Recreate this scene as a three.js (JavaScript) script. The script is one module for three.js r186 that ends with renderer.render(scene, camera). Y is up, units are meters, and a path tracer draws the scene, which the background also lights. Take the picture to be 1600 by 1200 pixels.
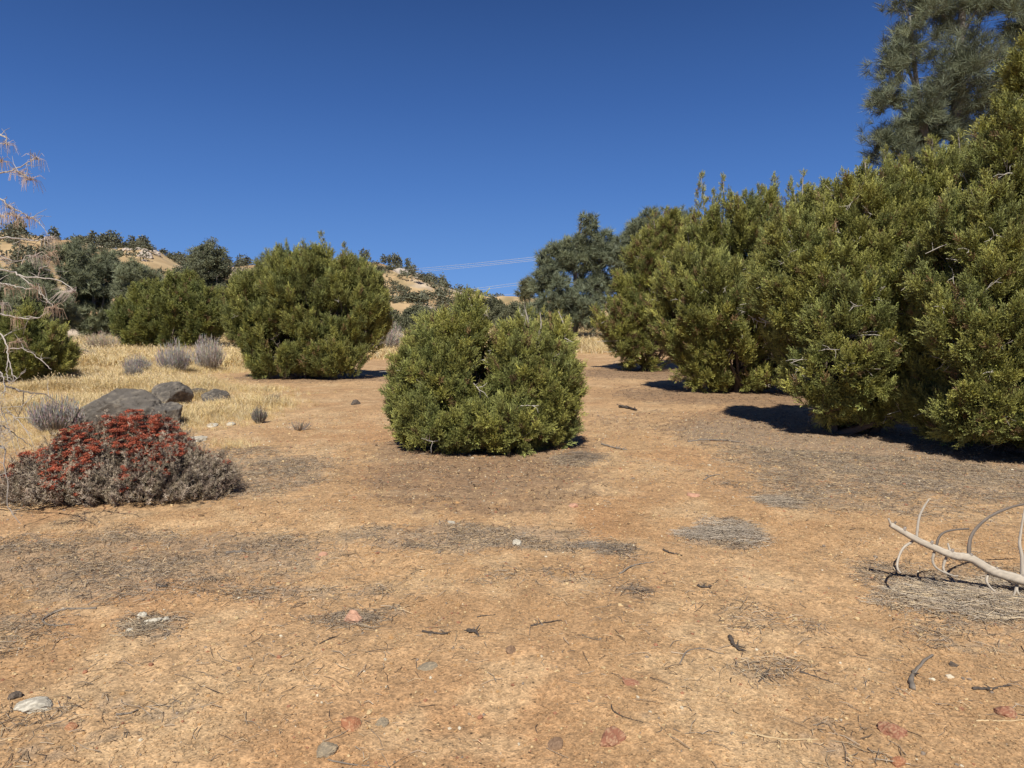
import * as THREE from 'three';
import { mergeVertices } from 'three/addons/utils/BufferGeometryUtils.js';

// ---------------------------------------------------------------- camera, sky, sun, exposure
const scene = new THREE.Scene();
const camera = new THREE.PerspectiveCamera(56, 4 / 3, 0.1, 3000);
camera.position.set(0, 1.6, 0);
camera.rotation.x = THREE.MathUtils.degToRad(-5.07);

const EXPOSURE = 1.16;
const s2l = (c) => (c <= 0.04045 ? c / 12.92 : ((c + 0.055) / 1.055) ** 2.4);
const skyStops = [ // degrees above the horizon, sRGB of clear autumn air
  [0, 122, 167, 228], [4, 104, 151, 217], [10, 80, 125, 194], [16, 63, 103, 169], [25, 45, 77, 133], [45, 32, 58, 108], [90, 25, 48, 94],
];
const SKW = 256, SKH = 256, skyData = new Float32Array(SKW * SKH * 4);
for (let j = 0; j < SKH; j++) {
  const e = Math.max(0, ((j + 0.5) / SKH) * 180 - 90);
  let k = 0; while (k < skyStops.length - 2 && skyStops[k + 1][0] < e) k++;
  const a = skyStops[k], b = skyStops[k + 1], t = Math.min(1, (e - a[0]) / (b[0] - a[0]));
  for (let i = 0; i < SKW; i++) {
    for (let c = 0; c < 3; c++) skyData[(j * SKW + i) * 4 + c] = s2l((a[c + 1] + (b[c + 1] - a[c + 1]) * t) / 255) / EXPOSURE;
    skyData[(j * SKW + i) * 4 + 3] = 1;
  }
}
const sky = new THREE.DataTexture(skyData, SKW, SKH, THREE.RGBAFormat, THREE.FloatType);
sky.mapping = THREE.EquirectangularReflectionMapping;
sky.magFilter = THREE.LinearFilter; sky.minFilter = THREE.LinearFilter; sky.needsUpdate = true;
scene.background = sky; scene.environment = sky;

const sun = new THREE.DirectionalLight(new THREE.Color(1, 0.935, 0.825), 4.8);
{
  const el = THREE.MathUtils.degToRad(51), az = THREE.MathUtils.degToRad(7);
  sun.position.set(-Math.sin(az) * Math.cos(el) * 60, Math.sin(el) * 60, Math.cos(az) * Math.cos(el) * 60 - 12);
  sun.target.position.set(0, 0, -12);
  sun.castShadow = true; sun.shadow.mapSize.set(4096, 4096);
  Object.assign(sun.shadow.camera, { left: -32, right: 32, top: 32, bottom: -32, near: 1, far: 160 });
}
scene.add(sun, sun.target);

const renderer = new THREE.WebGLRenderer({ antialias: true });
renderer.setSize(1024, 768);
renderer.toneMapping = THREE.LinearToneMapping;
renderer.toneMappingExposure = EXPOSURE;
renderer.shadowMap.enabled = true;

// ---------------------------------------------------------------- helpers
function RNG(seed) { let a = seed >>> 0; return () => { a = (a + 0x6d2b79f5) >>> 0; let t = a; t = Math.imul(t ^ (t >>> 15), t | 1); t ^= t + Math.imul(t ^ (t >>> 7), t | 61); return ((t ^ (t >>> 14)) >>> 0) / 4294967296; }; }
const hash2 = (x, y, s) => { let h = Math.imul(x | 0, 374761393) + Math.imul(y | 0, 668265263) + Math.imul(s | 0, 974711); h = Math.imul(h ^ (h >>> 13), 1274126177); return ((h ^ (h >>> 16)) >>> 0) / 4294967296; };
function vn(x, y, s = 0, per = 0) { // value noise 0..1, periodic when per > 0
  const xi = Math.floor(x), yi = Math.floor(y), fx = x - xi, fy = y - yi;
  const w = (a) => (per ? ((a % per) + per) % per : a);
  const u = fx * fx * (3 - 2 * fx), v = fy * fy * (3 - 2 * fy), x0 = w(xi), x1 = w(xi + 1), y0 = w(yi), y1 = w(yi + 1);
  const a = hash2(x0, y0, s), b = hash2(x1, y0, s), c = hash2(x0, y1, s), d = hash2(x1, y1, s);
  return a + (b - a) * u + (c - a + (a - b - c + d) * u) * v;
}
function fbm(x, y, o = 4, s = 0) { let v = 0, a = 0.5, n = 0; for (let i = 0; i < o; i++) { v += a * vn(x, y, s + i * 17); n += a; a *= 0.5; x = x * 2.03 + 11.3; y = y * 2.03 + 5.7; } return v / n; }
const clamp01 = (t) => Math.min(1, Math.max(0, t));
const sm = (a, b, t) => { t = clamp01((t - a) / (b - a)); return t * t * (3 - 2 * t); };
const mix = (a, b, t) => a + (b - a) * t;
const mix3 = (a, b, t) => [mix(a[0], b[0], t), mix(a[1], b[1], t), mix(a[2], b[2], t)];
const V = (x, y, z) => new THREE.Vector3(x, y, z);

const taken = new Map();
function numbered(n) { const k = taken.get(n) || 0; taken.set(n, k + 1); return k ? `${n}_${String(k).padStart(3, '0')}` : n; }
function tag(o, label, category, group, kind) { o.userData.label = label; if (category) o.userData.category = category; if (group) o.userData.group = group; if (kind) o.userData.kind = kind; return o; }
function thing(name, label, category, x, y, z, group) { const o = new THREE.Group(); o.name = numbered(name); o.position.set(x, y, z); scene.add(o); return tag(o, label, category, group); }

class MB { // collects triangles with vertex colours, builds one mesh
  constructor() { this.p = []; this.c = []; this.i = []; }
  v(x, y, z, c) { this.p.push(x, y, z); this.c.push(c[0], c[1], c[2]); return this.p.length / 3 - 1; }
  tri(a, b, c) { this.i.push(a, b, c); }
  tube(pts, r0, r1, sides, col, jit = 0.12, rng = anyRng, flare = 0) {
    const n = pts.length, T = V(), N = V(), B = V(), first = this.p.length / 3; let prev = null;
    const grain = Array.from({ length: sides }, () => (rng() - 0.5) * jit * 1.3); // streaks along the grain of the wood
    for (let k = 0; k < n; k++) {
      T.subVectors(pts[Math.min(n - 1, k + 1)], pts[Math.max(0, k - 1)]).normalize();
      if (!prev) { N.set(0, 1, 0); if (Math.abs(T.y) > 0.9) N.set(1, 0, 0); } else N.copy(prev);
      N.addScaledVector(T, -N.dot(T)).normalize(); prev = N.clone(); B.crossVectors(T, N);
      const t = k / (n - 1), r = mix(r0, r1, t) * (1 + flare * (rng() - 0.5));
      for (let s = 0; s < sides; s++) {
        const a = (s / sides) * Math.PI * 2, q = 1 + (rng() - 0.5) * jit * 0.8 + grain[s], cs = Math.cos(a) * r, sn = Math.sin(a) * r;
        this.v(pts[k].x + N.x * cs + B.x * sn, pts[k].y + N.y * cs + B.y * sn, pts[k].z + N.z * cs + B.z * sn, [col[0] * q, col[1] * q, col[2] * q]);
      }
    }
    for (let k = 0; k < n - 1; k++) for (let s = 0; s < sides; s++) {
      const a = first + k * sides + s, b = first + k * sides + ((s + 1) % sides), c = a + sides, d = b + sides;
      this.tri(a, b, c); this.tri(b, d, c);
    }
    for (const [o, e] of [[first, 0], [first + (n - 1) * sides, 1]]) { const m = this.v(pts[e ? n - 1 : 0].x, pts[e ? n - 1 : 0].y, pts[e ? n - 1 : 0].z, col); for (let s = 0; s < sides; s++) e ? this.tri(o + s, o + ((s + 1) % sides), m) : this.tri(o + ((s + 1) % sides), o + s, m); }
  }
  leaf(bx, by, bz, d, side, len, w, col, fold = 0.25) { // a folded kite: base, two edges, tip
    const nx = d.y * side.z - d.z * side.y, ny = d.z * side.x - d.x * side.z, nz = d.x * side.y - d.y * side.x, h = 0.45 * len, f = w * fold;
    const a = this.v(bx, by, bz, col), t = this.v(bx + d.x * len, by + d.y * len, bz + d.z * len, col);
    const l = this.v(bx + d.x * h - side.x * w / 2 + nx * f, by + d.y * h - side.y * w / 2 + ny * f, bz + d.z * h - side.z * w / 2 + nz * f, col);
    const r = this.v(bx + d.x * h + side.x * w / 2 + nx * f, by + d.y * h + side.y * w / 2 + ny * f, bz + d.z * h + side.z * w / 2 + nz * f, col);
    this.tri(a, t, l); this.tri(a, r, t);
  }
  geo(flat = false) {
    let g = new THREE.BufferGeometry();
    g.setAttribute('position', new THREE.Float32BufferAttribute(this.p, 3));
    g.setAttribute('color', new THREE.Float32BufferAttribute(this.c, 3));
    g.setIndex(this.i);
    if (flat) g = g.toNonIndexed();
    g.computeVertexNormals();
    return g;
  }
}
function mesh(name, geo, mat, parent) { const m = new THREE.Mesh(geo, mat); m.name = parent === scene ? numbered(name) : name; parent.add(m); return m; }
const std = (o) => new THREE.MeshStandardMaterial({ roughness: 0.9, metalness: 0, vertexColors: true, ...o });
const M = {
  leaf: std({ roughness: 0.62, side: THREE.DoubleSide }),
  bark: std({ roughness: 0.95 }),
  wood: std({ roughness: 0.8 }),
  straw: std({ roughness: 0.75, side: THREE.DoubleSide }),
  stone: std({ roughness: 0.93 }),
};
const anyRng = RNG(4242);
const curve = (pts, n) => new THREE.CatmullRomCurve3(pts.map((p) => (Array.isArray(p) ? V(...p) : p)), false, 'centripetal').getPoints(n);
const ONE = [1, 1, 1];

function instanced(name, geo, mat, items, parent) { // items: {m: Matrix4, c: [r,g,b]}
  const im = new THREE.InstancedMesh(geo, mat, items.length), col = new THREE.Color();
  items.forEach((it, k) => { im.setMatrixAt(k, it.m); im.setColorAt(k, col.setRGB(it.c[0], it.c[1], it.c[2])); });
  im.name = parent === scene ? numbered(name) : name; im.userData.kind = 'stuff'; parent.add(im); return im;
}
const _q = new THREE.Quaternion(), _q2 = new THREE.Quaternion(), UP = V(0, 1, 0);
function place(p, dir, spin, s) { // a matrix that points the y axis along dir
  _q.setFromUnitVectors(UP, dir); _q2.setFromAxisAngle(UP, spin); _q.multiply(_q2);
  return new THREE.Matrix4().compose(p, _q.clone(), typeof s === 'number' ? V(s, s, s) : s);
}
function randDir(rng) { const z = rng() * 2 - 1, a = rng() * 6.2832, r = Math.sqrt(1 - z * z); return V(r * Math.cos(a), z, r * Math.sin(a)); }

// ---------------------------------------------------------------- terrain height, in metres round the viewpoint
const ridge = [ // bearing in degrees, crest elevation in degrees, crest distance in metres
  [-180, 1.2, 420], [-75, 3.6, 330], [-50, 5.0, 310], [-36, 5.2, 300], [-31, 4.75, 300], [-27.5, 4.65, 320], [-26.6, 4.7, 330], [-24.5, 4.0, 350], [-20, 3.6, 360],
  [-16, 4.1, 340], [-12.7, 4.5, 330], [-10.6, 4.4, 325], [-9.2, 4.0, 322], [-8, 3.65, 320], [-7, 3.2, 318], [-5.4, 2.2, 318], [-3.5, 1.55, 330], [-1, 1.3, 370], [2, 1.2, 420], [8, 1.3, 440], [40, 2.2, 420], [90, 2, 420], [180, 1.2, 420],
];
function ridgeAt(az) { let k = 0; while (k < ridge.length - 2 && ridge[k + 1][0] < az) k++; const a = ridge[k], b = ridge[k + 1], t = sm(0, 1, (az - a[0]) / (b[0] - a[0])); return [mix(a[1], b[1], 0.5 * t + 0.5 * clamp01((az - a[0]) / (b[0] - a[0]))), mix(a[2], b[2], t)]; }
function H(x, z) {
  const r = Math.hypot(x, z);
  let y = 0;
  if (r < 60) {
    const f = 1 - sm(20, 60, r);
    y += f * (0.07 * (fbm(x * 0.45 + 3, z * 0.45 + 8, 2, 5) - 0.5) + 0.06 * (fbm(x * 1.5, z * 1.5, 3, 9) - 0.5));
    if (r < 14) y += 0.022 * (fbm(x * 9, z * 9, 3, 13) - 0.5) * (1 - sm(9, 14, r));
  }
  y += sm(24, 46, r) * (0.25 + 0.45 * sm(-12, 2, x) * (1 - sm(14, 30, x))) - 2.6 * sm(47, 105, r);
  if (r > 100) {
    const az = THREE.MathUtils.radToDeg(Math.atan2(x, -z)), [e, R] = ridgeAt(az);
    const t = (r - 100) / (R - 100), top = 1.6 + R * Math.tan(THREE.MathUtils.degToRad(e)) + 2.4;
    const s = t < 1 ? sm(-0.25, 1.12, t) * 1.0 / sm(-0.25, 1.12, 1) - sm(-0.25, 1.12, 0) * (1 - t) : 1 - 0.35 * sm(1, 2.2, t);
    const g = (fbm(x * 0.017 + 40, z * 0.017 + 7, 4, 31) - 0.5);
    y += Math.max(0, s) * top + g * 14 * sm(0.05, 0.4, t) * (1 - sm(0.75, 1, t)) + (fbm(x * 0.08, z * 0.08, 3, 77) - 0.5) * 2.2 * sm(0, 0.3, t) * (1 - 0.6 * sm(0.85, 1, t));
  }
  return y;
}

// ---------------------------------------------------------------- what lies on the soil, by place: [x, z, half width, half depth, strength]
const greyLitter = [[-0.47, -5.2, 1.0, 0.34, 1], [-2.6, -4.75, 1.35, 0.62, 0.9], [4.9, -8.1, 2.1, 1.9, 1.2], [3.7, -9.9, 1.3, 1.7, 1.0], [3.3, -6.7, 1.2, 0.9, 0.75], [2.8, -4.1, 0.75, 0.6, 0.9], [1.57, -5.3, 0.3, 0.26, 1], [2.31, -6.2, 0.2, 0.3, 0.8], [0.8, -8.2, 0.32, 0.45, 0.8], [-0.83, -3.77, 0.2, 0.16, 0.9], [0.75, -4.09, 0.15, 0.1, 0.7], [-1.98, -3.73, 0.2, 0.17, 0.8], [-2.5, -7.4, 0.7, 1.0, 0.85], [0.77, -4.95, 0.17, 0.2, 0.8], [1.13, -3.14, 0.22, 0.16, 0.55], [1.25, -2.57, 0.22, 0.13, 0.6], [-1.8, -2.75, 0.4, 0.25, 0.5], [1.37, -3.74, 0.22, 0.2, 0.5], [-3.3, -8.1, 0.6, 1.1, 0.6], [-2.9, -3.5, 0.5, 0.4, 0.6], [-1.2, -4.2, 0.5, 0.2, 0.6], [2.3, -3.6, 0.4, 0.3, 0.5], [0.2, -4.35, 0.5, 0.14, 0.35]];
const brownLitter = [[-0.35, -7.5, 1.25, 0.95, 1], [-0.4, -8.9, 1.4, 1.2, 1], [5.2, -10.5, 3, 2.6, 1], [5.5, -15.5, 3.4, 2.4, 1], [4.0, -21.5, 2.6, 2.2, 0.9], [-5.4, -19.6, 2.4, 1.2, 0.8], [2.4, -11.5, 1.2, 1.4, 0.5], [-0.2, -6.4, 1.0, 0.6, 0.7]];
function zone(list, x, z) { let v = 0; const wx = x + 0.5 * (fbm(x * 1.6, z * 1.6, 3, 51) - 0.5), wz = z + 0.5 * (fbm(x * 1.6 + 9, z * 1.6, 3, 52) - 0.5); for (const [a, b, c, d, s] of list) { const q = ((wx - a) / c) ** 2 + ((wz - b) / d) ** 2; if (q < 2.2) v = Math.max(v, s * (1 - sm(0.35, 1.7, q))); } return v; }
const meadowEdge = [[-7, -5.9], [-7.9, -5.7], [-9.1, -4.3], [-11.6, -3.95], [-14.4, -4.1], [-16.5, -5.2], [-18, -7.2], [-20.5, -8.4], [-24, -8.6], [-28, -7.5], [-31, 5.2], [-200, 7]];
function grassAmount(x, z) { // 0..1 dry grass cover
  if (z > -7.2) return 0;
  let k = 0; while (k < meadowEdge.length - 2 && meadowEdge[k + 1][0] > z) k++;
  const a = meadowEdge[k], b = meadowEdge[k + 1], e = mix(a[1], b[1], clamp01((z - a[0]) / (b[0] - a[0])));
  const n = (fbm(x * 0.9, z * 0.9, 3, 61) - 0.5) * 3.4;
  return sm(-1.0, 2.6, e - x + n) * (0.35 + 0.65 * sm(0.38, 0.58, fbm(x * 0.6 + 20, z * 0.6, 4, 64)));
}
function soilColor(x, z) {
  const n1 = fbm(x * 0.7, z * 0.7, 4, 21), n2 = fbm(x * 2.6, z * 2.6, 4, 22), n3 = fbm(x * 9, z * 9, 3, 23);
  let c = mix3([0.375, 0.232, 0.115], [0.445, 0.29, 0.152], sm(0.3, 0.7, n1 * 0.6 + n2 * 0.4));
  c = mix3(c, [0.365, 0.2, 0.092], 0.5 * sm(0.55, 0.75, fbm(x * 0.5 + 70, z * 0.5, 3, 24)));
  c = mix3(c, [0.5, 0.355, 0.2], 0.5 * sm(0.55, 0.72, n2));
  const n4 = fbm(x * 24, z * 24, 2, 25), bits = n4 * 0.45 + n3 * 0.3 + n2 * 0.25; // litter lies in scraps and crumbs with soil between
  const gl = sm(0.52, 0.66, bits * 0.75 + 0.34 * zone(greyLitter, x, z)), bl = sm(0.5, 0.68, bits * 0.75 + 0.36 * zone(brownLitter, x, z));
  c = mix3(c, [0.21, 0.135, 0.08], 0.72 * bl);
  c = mix3(c, [0.265, 0.205, 0.145], 0.52 * gl);
  const g = grassAmount(x, z);
  c = mix3(c, [0.46, 0.34, 0.16], 0.85 * g);
  const k = 0.9 + 0.2 * n3;
  return [c[0] * k, c[1] * k, c[2] * k];
}
function hillColor(x, z, y) {
  const n = fbm(x * 0.05, z * 0.05, 4, 41), n2 = fbm(x * 0.25, z * 0.25, 3, 42);
  let c = mix3([0.44, 0.305, 0.155], [0.52, 0.385, 0.21], n2);
  c = mix3(c, [0.33, 0.2, 0.1], 0.7 * sm(0.5, 0.68, n));
  c = mix3(c, [0.5, 0.42, 0.33], 0.8 * sm(0.62, 0.72, fbm(x * 0.06 + 9, z * 0.06 + 31, 4, 43)));
  c = mix3(c, [0.13, 0.12, 0.055], 0.55 * sm(0.6, 0.75, fbm(x * 0.12 + 3, z * 0.12 + 3, 3, 44)));
  const k = 0.68 + 0.64 * fbm(x * 0.45, z * 0.45, 3, 45);
  return [c[0] * k, c[1] * k, c[2] * k];
}
// soil texture: tone of sand, crumbs and grit, and the relief that goes with it; 4 m tile
const TS = 2048, tone = new Uint8Array(TS * TS * 4), relief = new Uint8Array(TS * TS * 4);
{
  const hgt = new Float32Array(TS * TS), ton = new Float32Array(TS * TS);
  for (let j = 0; j < TS; j++) for (let i = 0; i < TS; i++) {
    const u = i / TS, v = j / TS;
    const a = vn(u * 24, v * 24, 1, 24), b = vn(u * 90, v * 90, 2, 90), c = vn(u * 260, v * 260, 3, 260), d = vn(u * 700, v * 700, 4, 700);
    hgt[j * TS + i] = 0.18 * a + 0.27 * b + 0.33 * c + 0.22 * d;
    ton[j * TS + i] = 0.1 * (a - 0.5) + 0.17 * (b - 0.5) + 0.26 * (c - 0.5) + 0.3 * (d - 0.5);
  }
  const rng = RNG(77);
  for (let k = 0; k < 42000; k++) { // single grains of grit, pale or dark, each with its own relief
    const x = rng() * TS, y = rng() * TS, r = 0.8 + 2.6 * rng() ** 3, pale = rng() < 0.5 ? 0.28 * rng() + 0.04 : -0.4 * rng();
    for (let dy = -4; dy <= 4; dy++) for (let dx = -4; dx <= 4; dx++) { const q = Math.hypot(dx, dy * (0.8 + 0.4 * rng())) / r; if (q < 1) { const at = (((y + dy) | 0) + TS) % TS * TS + (((x + dx) | 0) + TS) % TS; ton[at] += pale * (q < 0.75 ? 1 : 0.5); hgt[at] += 0.22 * Math.sqrt(1 - q * q); } }
  }
  for (let k = 0; k < TS * TS; k++) {
    const t = Math.max(0, Math.min(255, 255 * (0.8 + 0.75 * ton[k]))) | 0;
    tone[k * 4] = t; tone[k * 4 + 1] = t; tone[k * 4 + 2] = t; tone[k * 4 + 3] = 255;
    const h = Math.max(0, Math.min(255, hgt[k] * 230)) | 0;
    relief[k * 4] = relief[k * 4 + 1] = relief[k * 4 + 2] = h; relief[k * 4 + 3] = 255;
  }
}
function dataTex(d, srgb) { const t = new THREE.DataTexture(d, TS, TS); t.wrapS = t.wrapT = THREE.RepeatWrapping; t.magFilter = THREE.LinearFilter; t.minFilter = THREE.LinearMipmapLinearFilter; t.generateMipmaps = true; if (srgb) t.colorSpace = THREE.SRGBColorSpace; t.needsUpdate = true; return t; }
const toneTex = dataTex(tone, true), reliefTex = dataTex(relief, false);
M.soil = std({ roughness: 0.97, map: toneTex, bumpMap: reliefTex, bumpScale: 0.011 });
M.hill = std({ roughness: 1 });

function sheet(name, angles, rings, color, mat, label, gain = 1) {
  const nA = angles.length, p = new Float32Array(nA * rings.length * 3), c = new Float32Array(p.length), uv = new Float32Array(nA * rings.length * 2), idx = [];
  rings.forEach((r, j) => angles.forEach((a, i) => {
    const x = Math.sin(a) * r, z = -Math.cos(a) * r, y = H(x, z), k = j * nA + i, q = color(x, z, y).map((w) => w * gain);
    p.set([x, y, z], k * 3); c.set(q, k * 3); uv.set([x / 4, -z / 4], k * 2);
  }));
  for (let j = 0; j < rings.length - 1; j++) for (let i = 0; i < nA - 1; i++) { const a = j * nA + i, b = a + 1, d = a + nA, e = d + 1; idx.push(a, b, e, a, e, d); }
  const g = new THREE.BufferGeometry();
  g.setAttribute('position', new THREE.BufferAttribute(p, 3)); g.setAttribute('color', new THREE.BufferAttribute(c, 3)); g.setAttribute('uv', new THREE.BufferAttribute(uv, 2));
  g.setIndex(idx); g.computeVertexNormals();
  return tag(mesh(name, g, mat, scene), label, 'ground', null, 'structure');
}
const angles = []; for (let a = -180; a < -44; a += 4) angles.push(a); for (let a = -44; a < 44; a += 0.22) angles.push(a); for (let a = 44; a <= 180.01; a += 4) angles.push(a);
const rad = angles.map((a) => THREE.MathUtils.degToRad(a));
const rings1 = [0.02, 0.5, 1, 1.5]; for (let r = 1.9; r < 125; r *= 1.0105) rings1.push(r); rings1.push(125);
const rings2 = [125]; for (let r = 127; r < 1500; r *= 1.014) rings2.push(r);
sheet('ground', rad, rings1, (x, z) => (Math.hypot(x, z) > 60 ? mix3(soilColor(x, z), hillColor(x, z), sm(60, 120, Math.hypot(x, z))) : soilColor(x, z)), M.soil, 'orange tan dirt clearing strewn with grit and litter', 1 / 0.6); // the texture's mean tone is 0.6
tag(sheet('hills', rad, rings2, hillColor, M.hill, 'dry golden hills along the skyline'), 'dry golden hills along the skyline', 'hill', null, 'structure');

// ---------------------------------------------------------------- foliage pieces
function juniperSprig(seed, nb, len, bl, ll, lw) { // a spray: a short axis with upswept branchlets, each set with stubby leaflets
  const rng = RNG(seed), b = new MB(), d = V(), s = V(), ax = V();
  for (let k = 0; k <= nb; k++) {
    const t = k / nb, a = k * 2.4 + rng(), tip = k === nb, tl = tip ? 0.1 : mix(0.8, 0.3, t) + 0.3 * (rng() - 0.5), L = tip ? bl : bl * (0.6 + 0.7 * rng());
    ax.set(Math.cos(a) * Math.sin(tl), Math.cos(tl), Math.sin(a) * Math.sin(tl));
    const m = Math.round(9 + 3 * rng()), tone = 0.55 + 0.75 * rng();
    for (let i = 0; i < m; i++) {
      const f = (i + rng()) / m, b2 = rng() * 6.28, q = tone * (0.8 + 0.4 * rng());
      d.set(Math.cos(b2), Math.cos(b2 * 1.7), Math.sin(b2)).multiplyScalar(0.42).addScaledVector(ax, 1).normalize();
      s.set(rng() - 0.5, rng() - 0.5, rng() - 0.5).cross(d).normalize();
      b.leaf(ax.x * L * f, t * len * 0.85 + ax.y * L * f, ax.z * L * f, d, s, ll * (0.7 + 0.6 * rng()), lw * (0.8 + 0.5 * rng()), [q, q, q], 0.35);
    }
  }
  return b.geo(true);
}
function needleTuft(seed, n, len, w, spread, droop = 0) {
  const rng = RNG(seed), b = new MB();
  for (let i = 0; i < n; i++) {
    const a = rng() * 6.2832, tilt = spread * Math.sqrt(rng()), L = len * (0.7 + 0.5 * rng()), q = 0.75 + 0.5 * rng(), y0 = -0.12 * rng();
    const d = V(Math.cos(a) * Math.sin(tilt), Math.cos(tilt), Math.sin(a) * Math.sin(tilt)), sd = V(-Math.sin(a), 0, Math.cos(a)).applyAxisAngle(d, rng() * 3);
    const m = d.clone().multiplyScalar(L * 0.55), e = d.clone().multiplyScalar(L); e.y -= droop * L * (0.4 + rng());
    e.x += (rng() - 0.5) * 0.12 * L; e.z += (rng() - 0.5) * 0.12 * L;
    const c = [q, q, q], k = w / 2;
    const p0 = b.v(-sd.x * k, y0 - sd.y * k, -sd.z * k, c), p1 = b.v(sd.x * k, y0 + sd.y * k, sd.z * k, c), p2 = b.v(m.x - sd.x * k, y0 + m.y - sd.y * k, m.z - sd.z * k, c), p3 = b.v(m.x + sd.x * k, y0 + m.y + sd.y * k, m.z + sd.z * k, c), p4 = b.v(e.x, y0 + e.y, e.z, c);
    b.tri(p0, p1, p2); b.tri(p1, p3, p2); b.tri(p2, p3, p4);
  }
  return b.geo(true);
}
function leafClump(seed, n, rad_, ll, lw) { // leaves facing every way through a small ball
  const rng = RNG(seed), b = new MB();
  for (let i = 0; i < n; i++) { const p = randDir(rng).multiplyScalar(rad_ * Math.cbrt(rng())), d = randDir(rng), s = randDir(rng).cross(d).normalize(), q = 0.75 + 0.5 * rng(); b.leaf(p.x, p.y, p.z, d, s, ll * (0.7 + 0.6 * rng()), lw * (0.7 + 0.6 * rng()), [q, q, q], 0.3); }
  return b.geo(true);
}
const SPRIG = [juniperSprig(1, 10, 0.14, 0.07, 0.027, 0.0085), juniperSprig(2, 10, 0.16, 0.075, 0.028, 0.009)];
const SPRIG_FAR = [juniperSprig(3, 7, 0.19, 0.1, 0.046, 0.016), juniperSprig(4, 7, 0.21, 0.11, 0.048, 0.017)];
const TUFT = [needleTuft(5, 40, 0.22, 0.0052, 1.25), needleTuft(6, 36, 0.25, 0.0055, 1.05)];
const TUFT_FAR = [needleTuft(7, 26, 0.32, 0.015, 1.3), needleTuft(8, 24, 0.34, 0.016, 1.1)];
const OAK = [leafClump(9, 34, 0.2, 0.09, 0.055), leafClump(10, 30, 0.22, 0.1, 0.06)];

function pickLobe(lobes, rng, depth, low) { // a point near the surface of a union of ellipsoids, with its outward direction
  const w = lobes.map((l) => (l[6] || 1) * (l[3] * l[4] + l[4] * l[5] + l[3] * l[5])), tot = w.reduce((a, b) => a + b);
  for (let tries = 0; tries < 60; tries++) {
    let t = rng() * tot, k = 0; while (t > w[k] && k < lobes.length - 1) t -= w[k++];
    const l = lobes[k], d = randDir(rng); if (d.y < low && rng() < 0.85) continue;
    const u = 1 - depth * rng() ** 1.6, p = V(l[0] + d.x * l[3] * u, l[1] + d.y * l[4] * u, l[2] + d.z * l[5] * u);
    if (p.y < 0.04) continue;
    let deep = false;
    for (let m = 0; m < lobes.length; m++) if (m !== k) { const o = lobes[m]; if (((p.x - o[0]) / o[3]) ** 2 + ((p.y - o[1]) / o[4]) ** 2 + ((p.z - o[2]) / o[5]) ** 2 < 0.55) { deep = true; break; } }
    if (deep) continue;
    return { p, n: V(d.x / l[3], d.y / l[4], d.z / l[5]).normalize(), k };
  }
  return { p: V(lobes[0][0], lobes[0][1], lobes[0][2]), n: V(0, 1, 0), k: 0 };
}
function stemsTo(b, lobes, rng, o) { // main stems from the foot to the heart of every lobe; returns points along them
  const nodes = [];
  for (const l of lobes) for (let s = 0; s < (o.stems || 2); s++) {
    const a = rng() * 6.28, fr = (o.foot || 0.12) * Math.sqrt(rng()), f = V(Math.cos(a) * fr, -0.05, Math.sin(a) * fr), e = V(l[0] + (rng() - 0.5) * l[3], l[1] + (0.2 + 0.55 * rng()) * l[4], l[2] + (rng() - 0.5) * l[5]);
    const m = f.clone().lerp(e, 0.45); m.x += (e.x - m.x) * 0.35 + (rng() - 0.5) * 0.15; m.z += (e.z - m.z) * 0.35 + (rng() - 0.5) * 0.15;
    const pts = curve([f, m, e], 9); b.tube(pts, (o.stemR || 0.035) * (0.7 + 0.6 * rng()), 0.006, 5, o.bark, 0.3, rng, 0.25);
    pts.forEach((p, i) => { if (i > 1) nodes.push(p); });
  }
  return nodes;
}
function nearestBelow(nodes, p) { let best = null, bd = 1e9; for (const n of nodes) { const d = (n.x - p.x) ** 2 + (n.z - p.z) ** 2 + ((n.y - p.y) * (n.y > p.y ? 2.2 : 0.9)) ** 2; if (d < bd) { bd = d; best = n; } } return best; }
const GREENS = { yellowish: [0.385, 0.38, 0.098], olive: [0.3, 0.312, 0.088], green: [0.225, 0.255, 0.08], brown: [0.26, 0.175, 0.085] }; // individual sprays differ in hue

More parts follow.
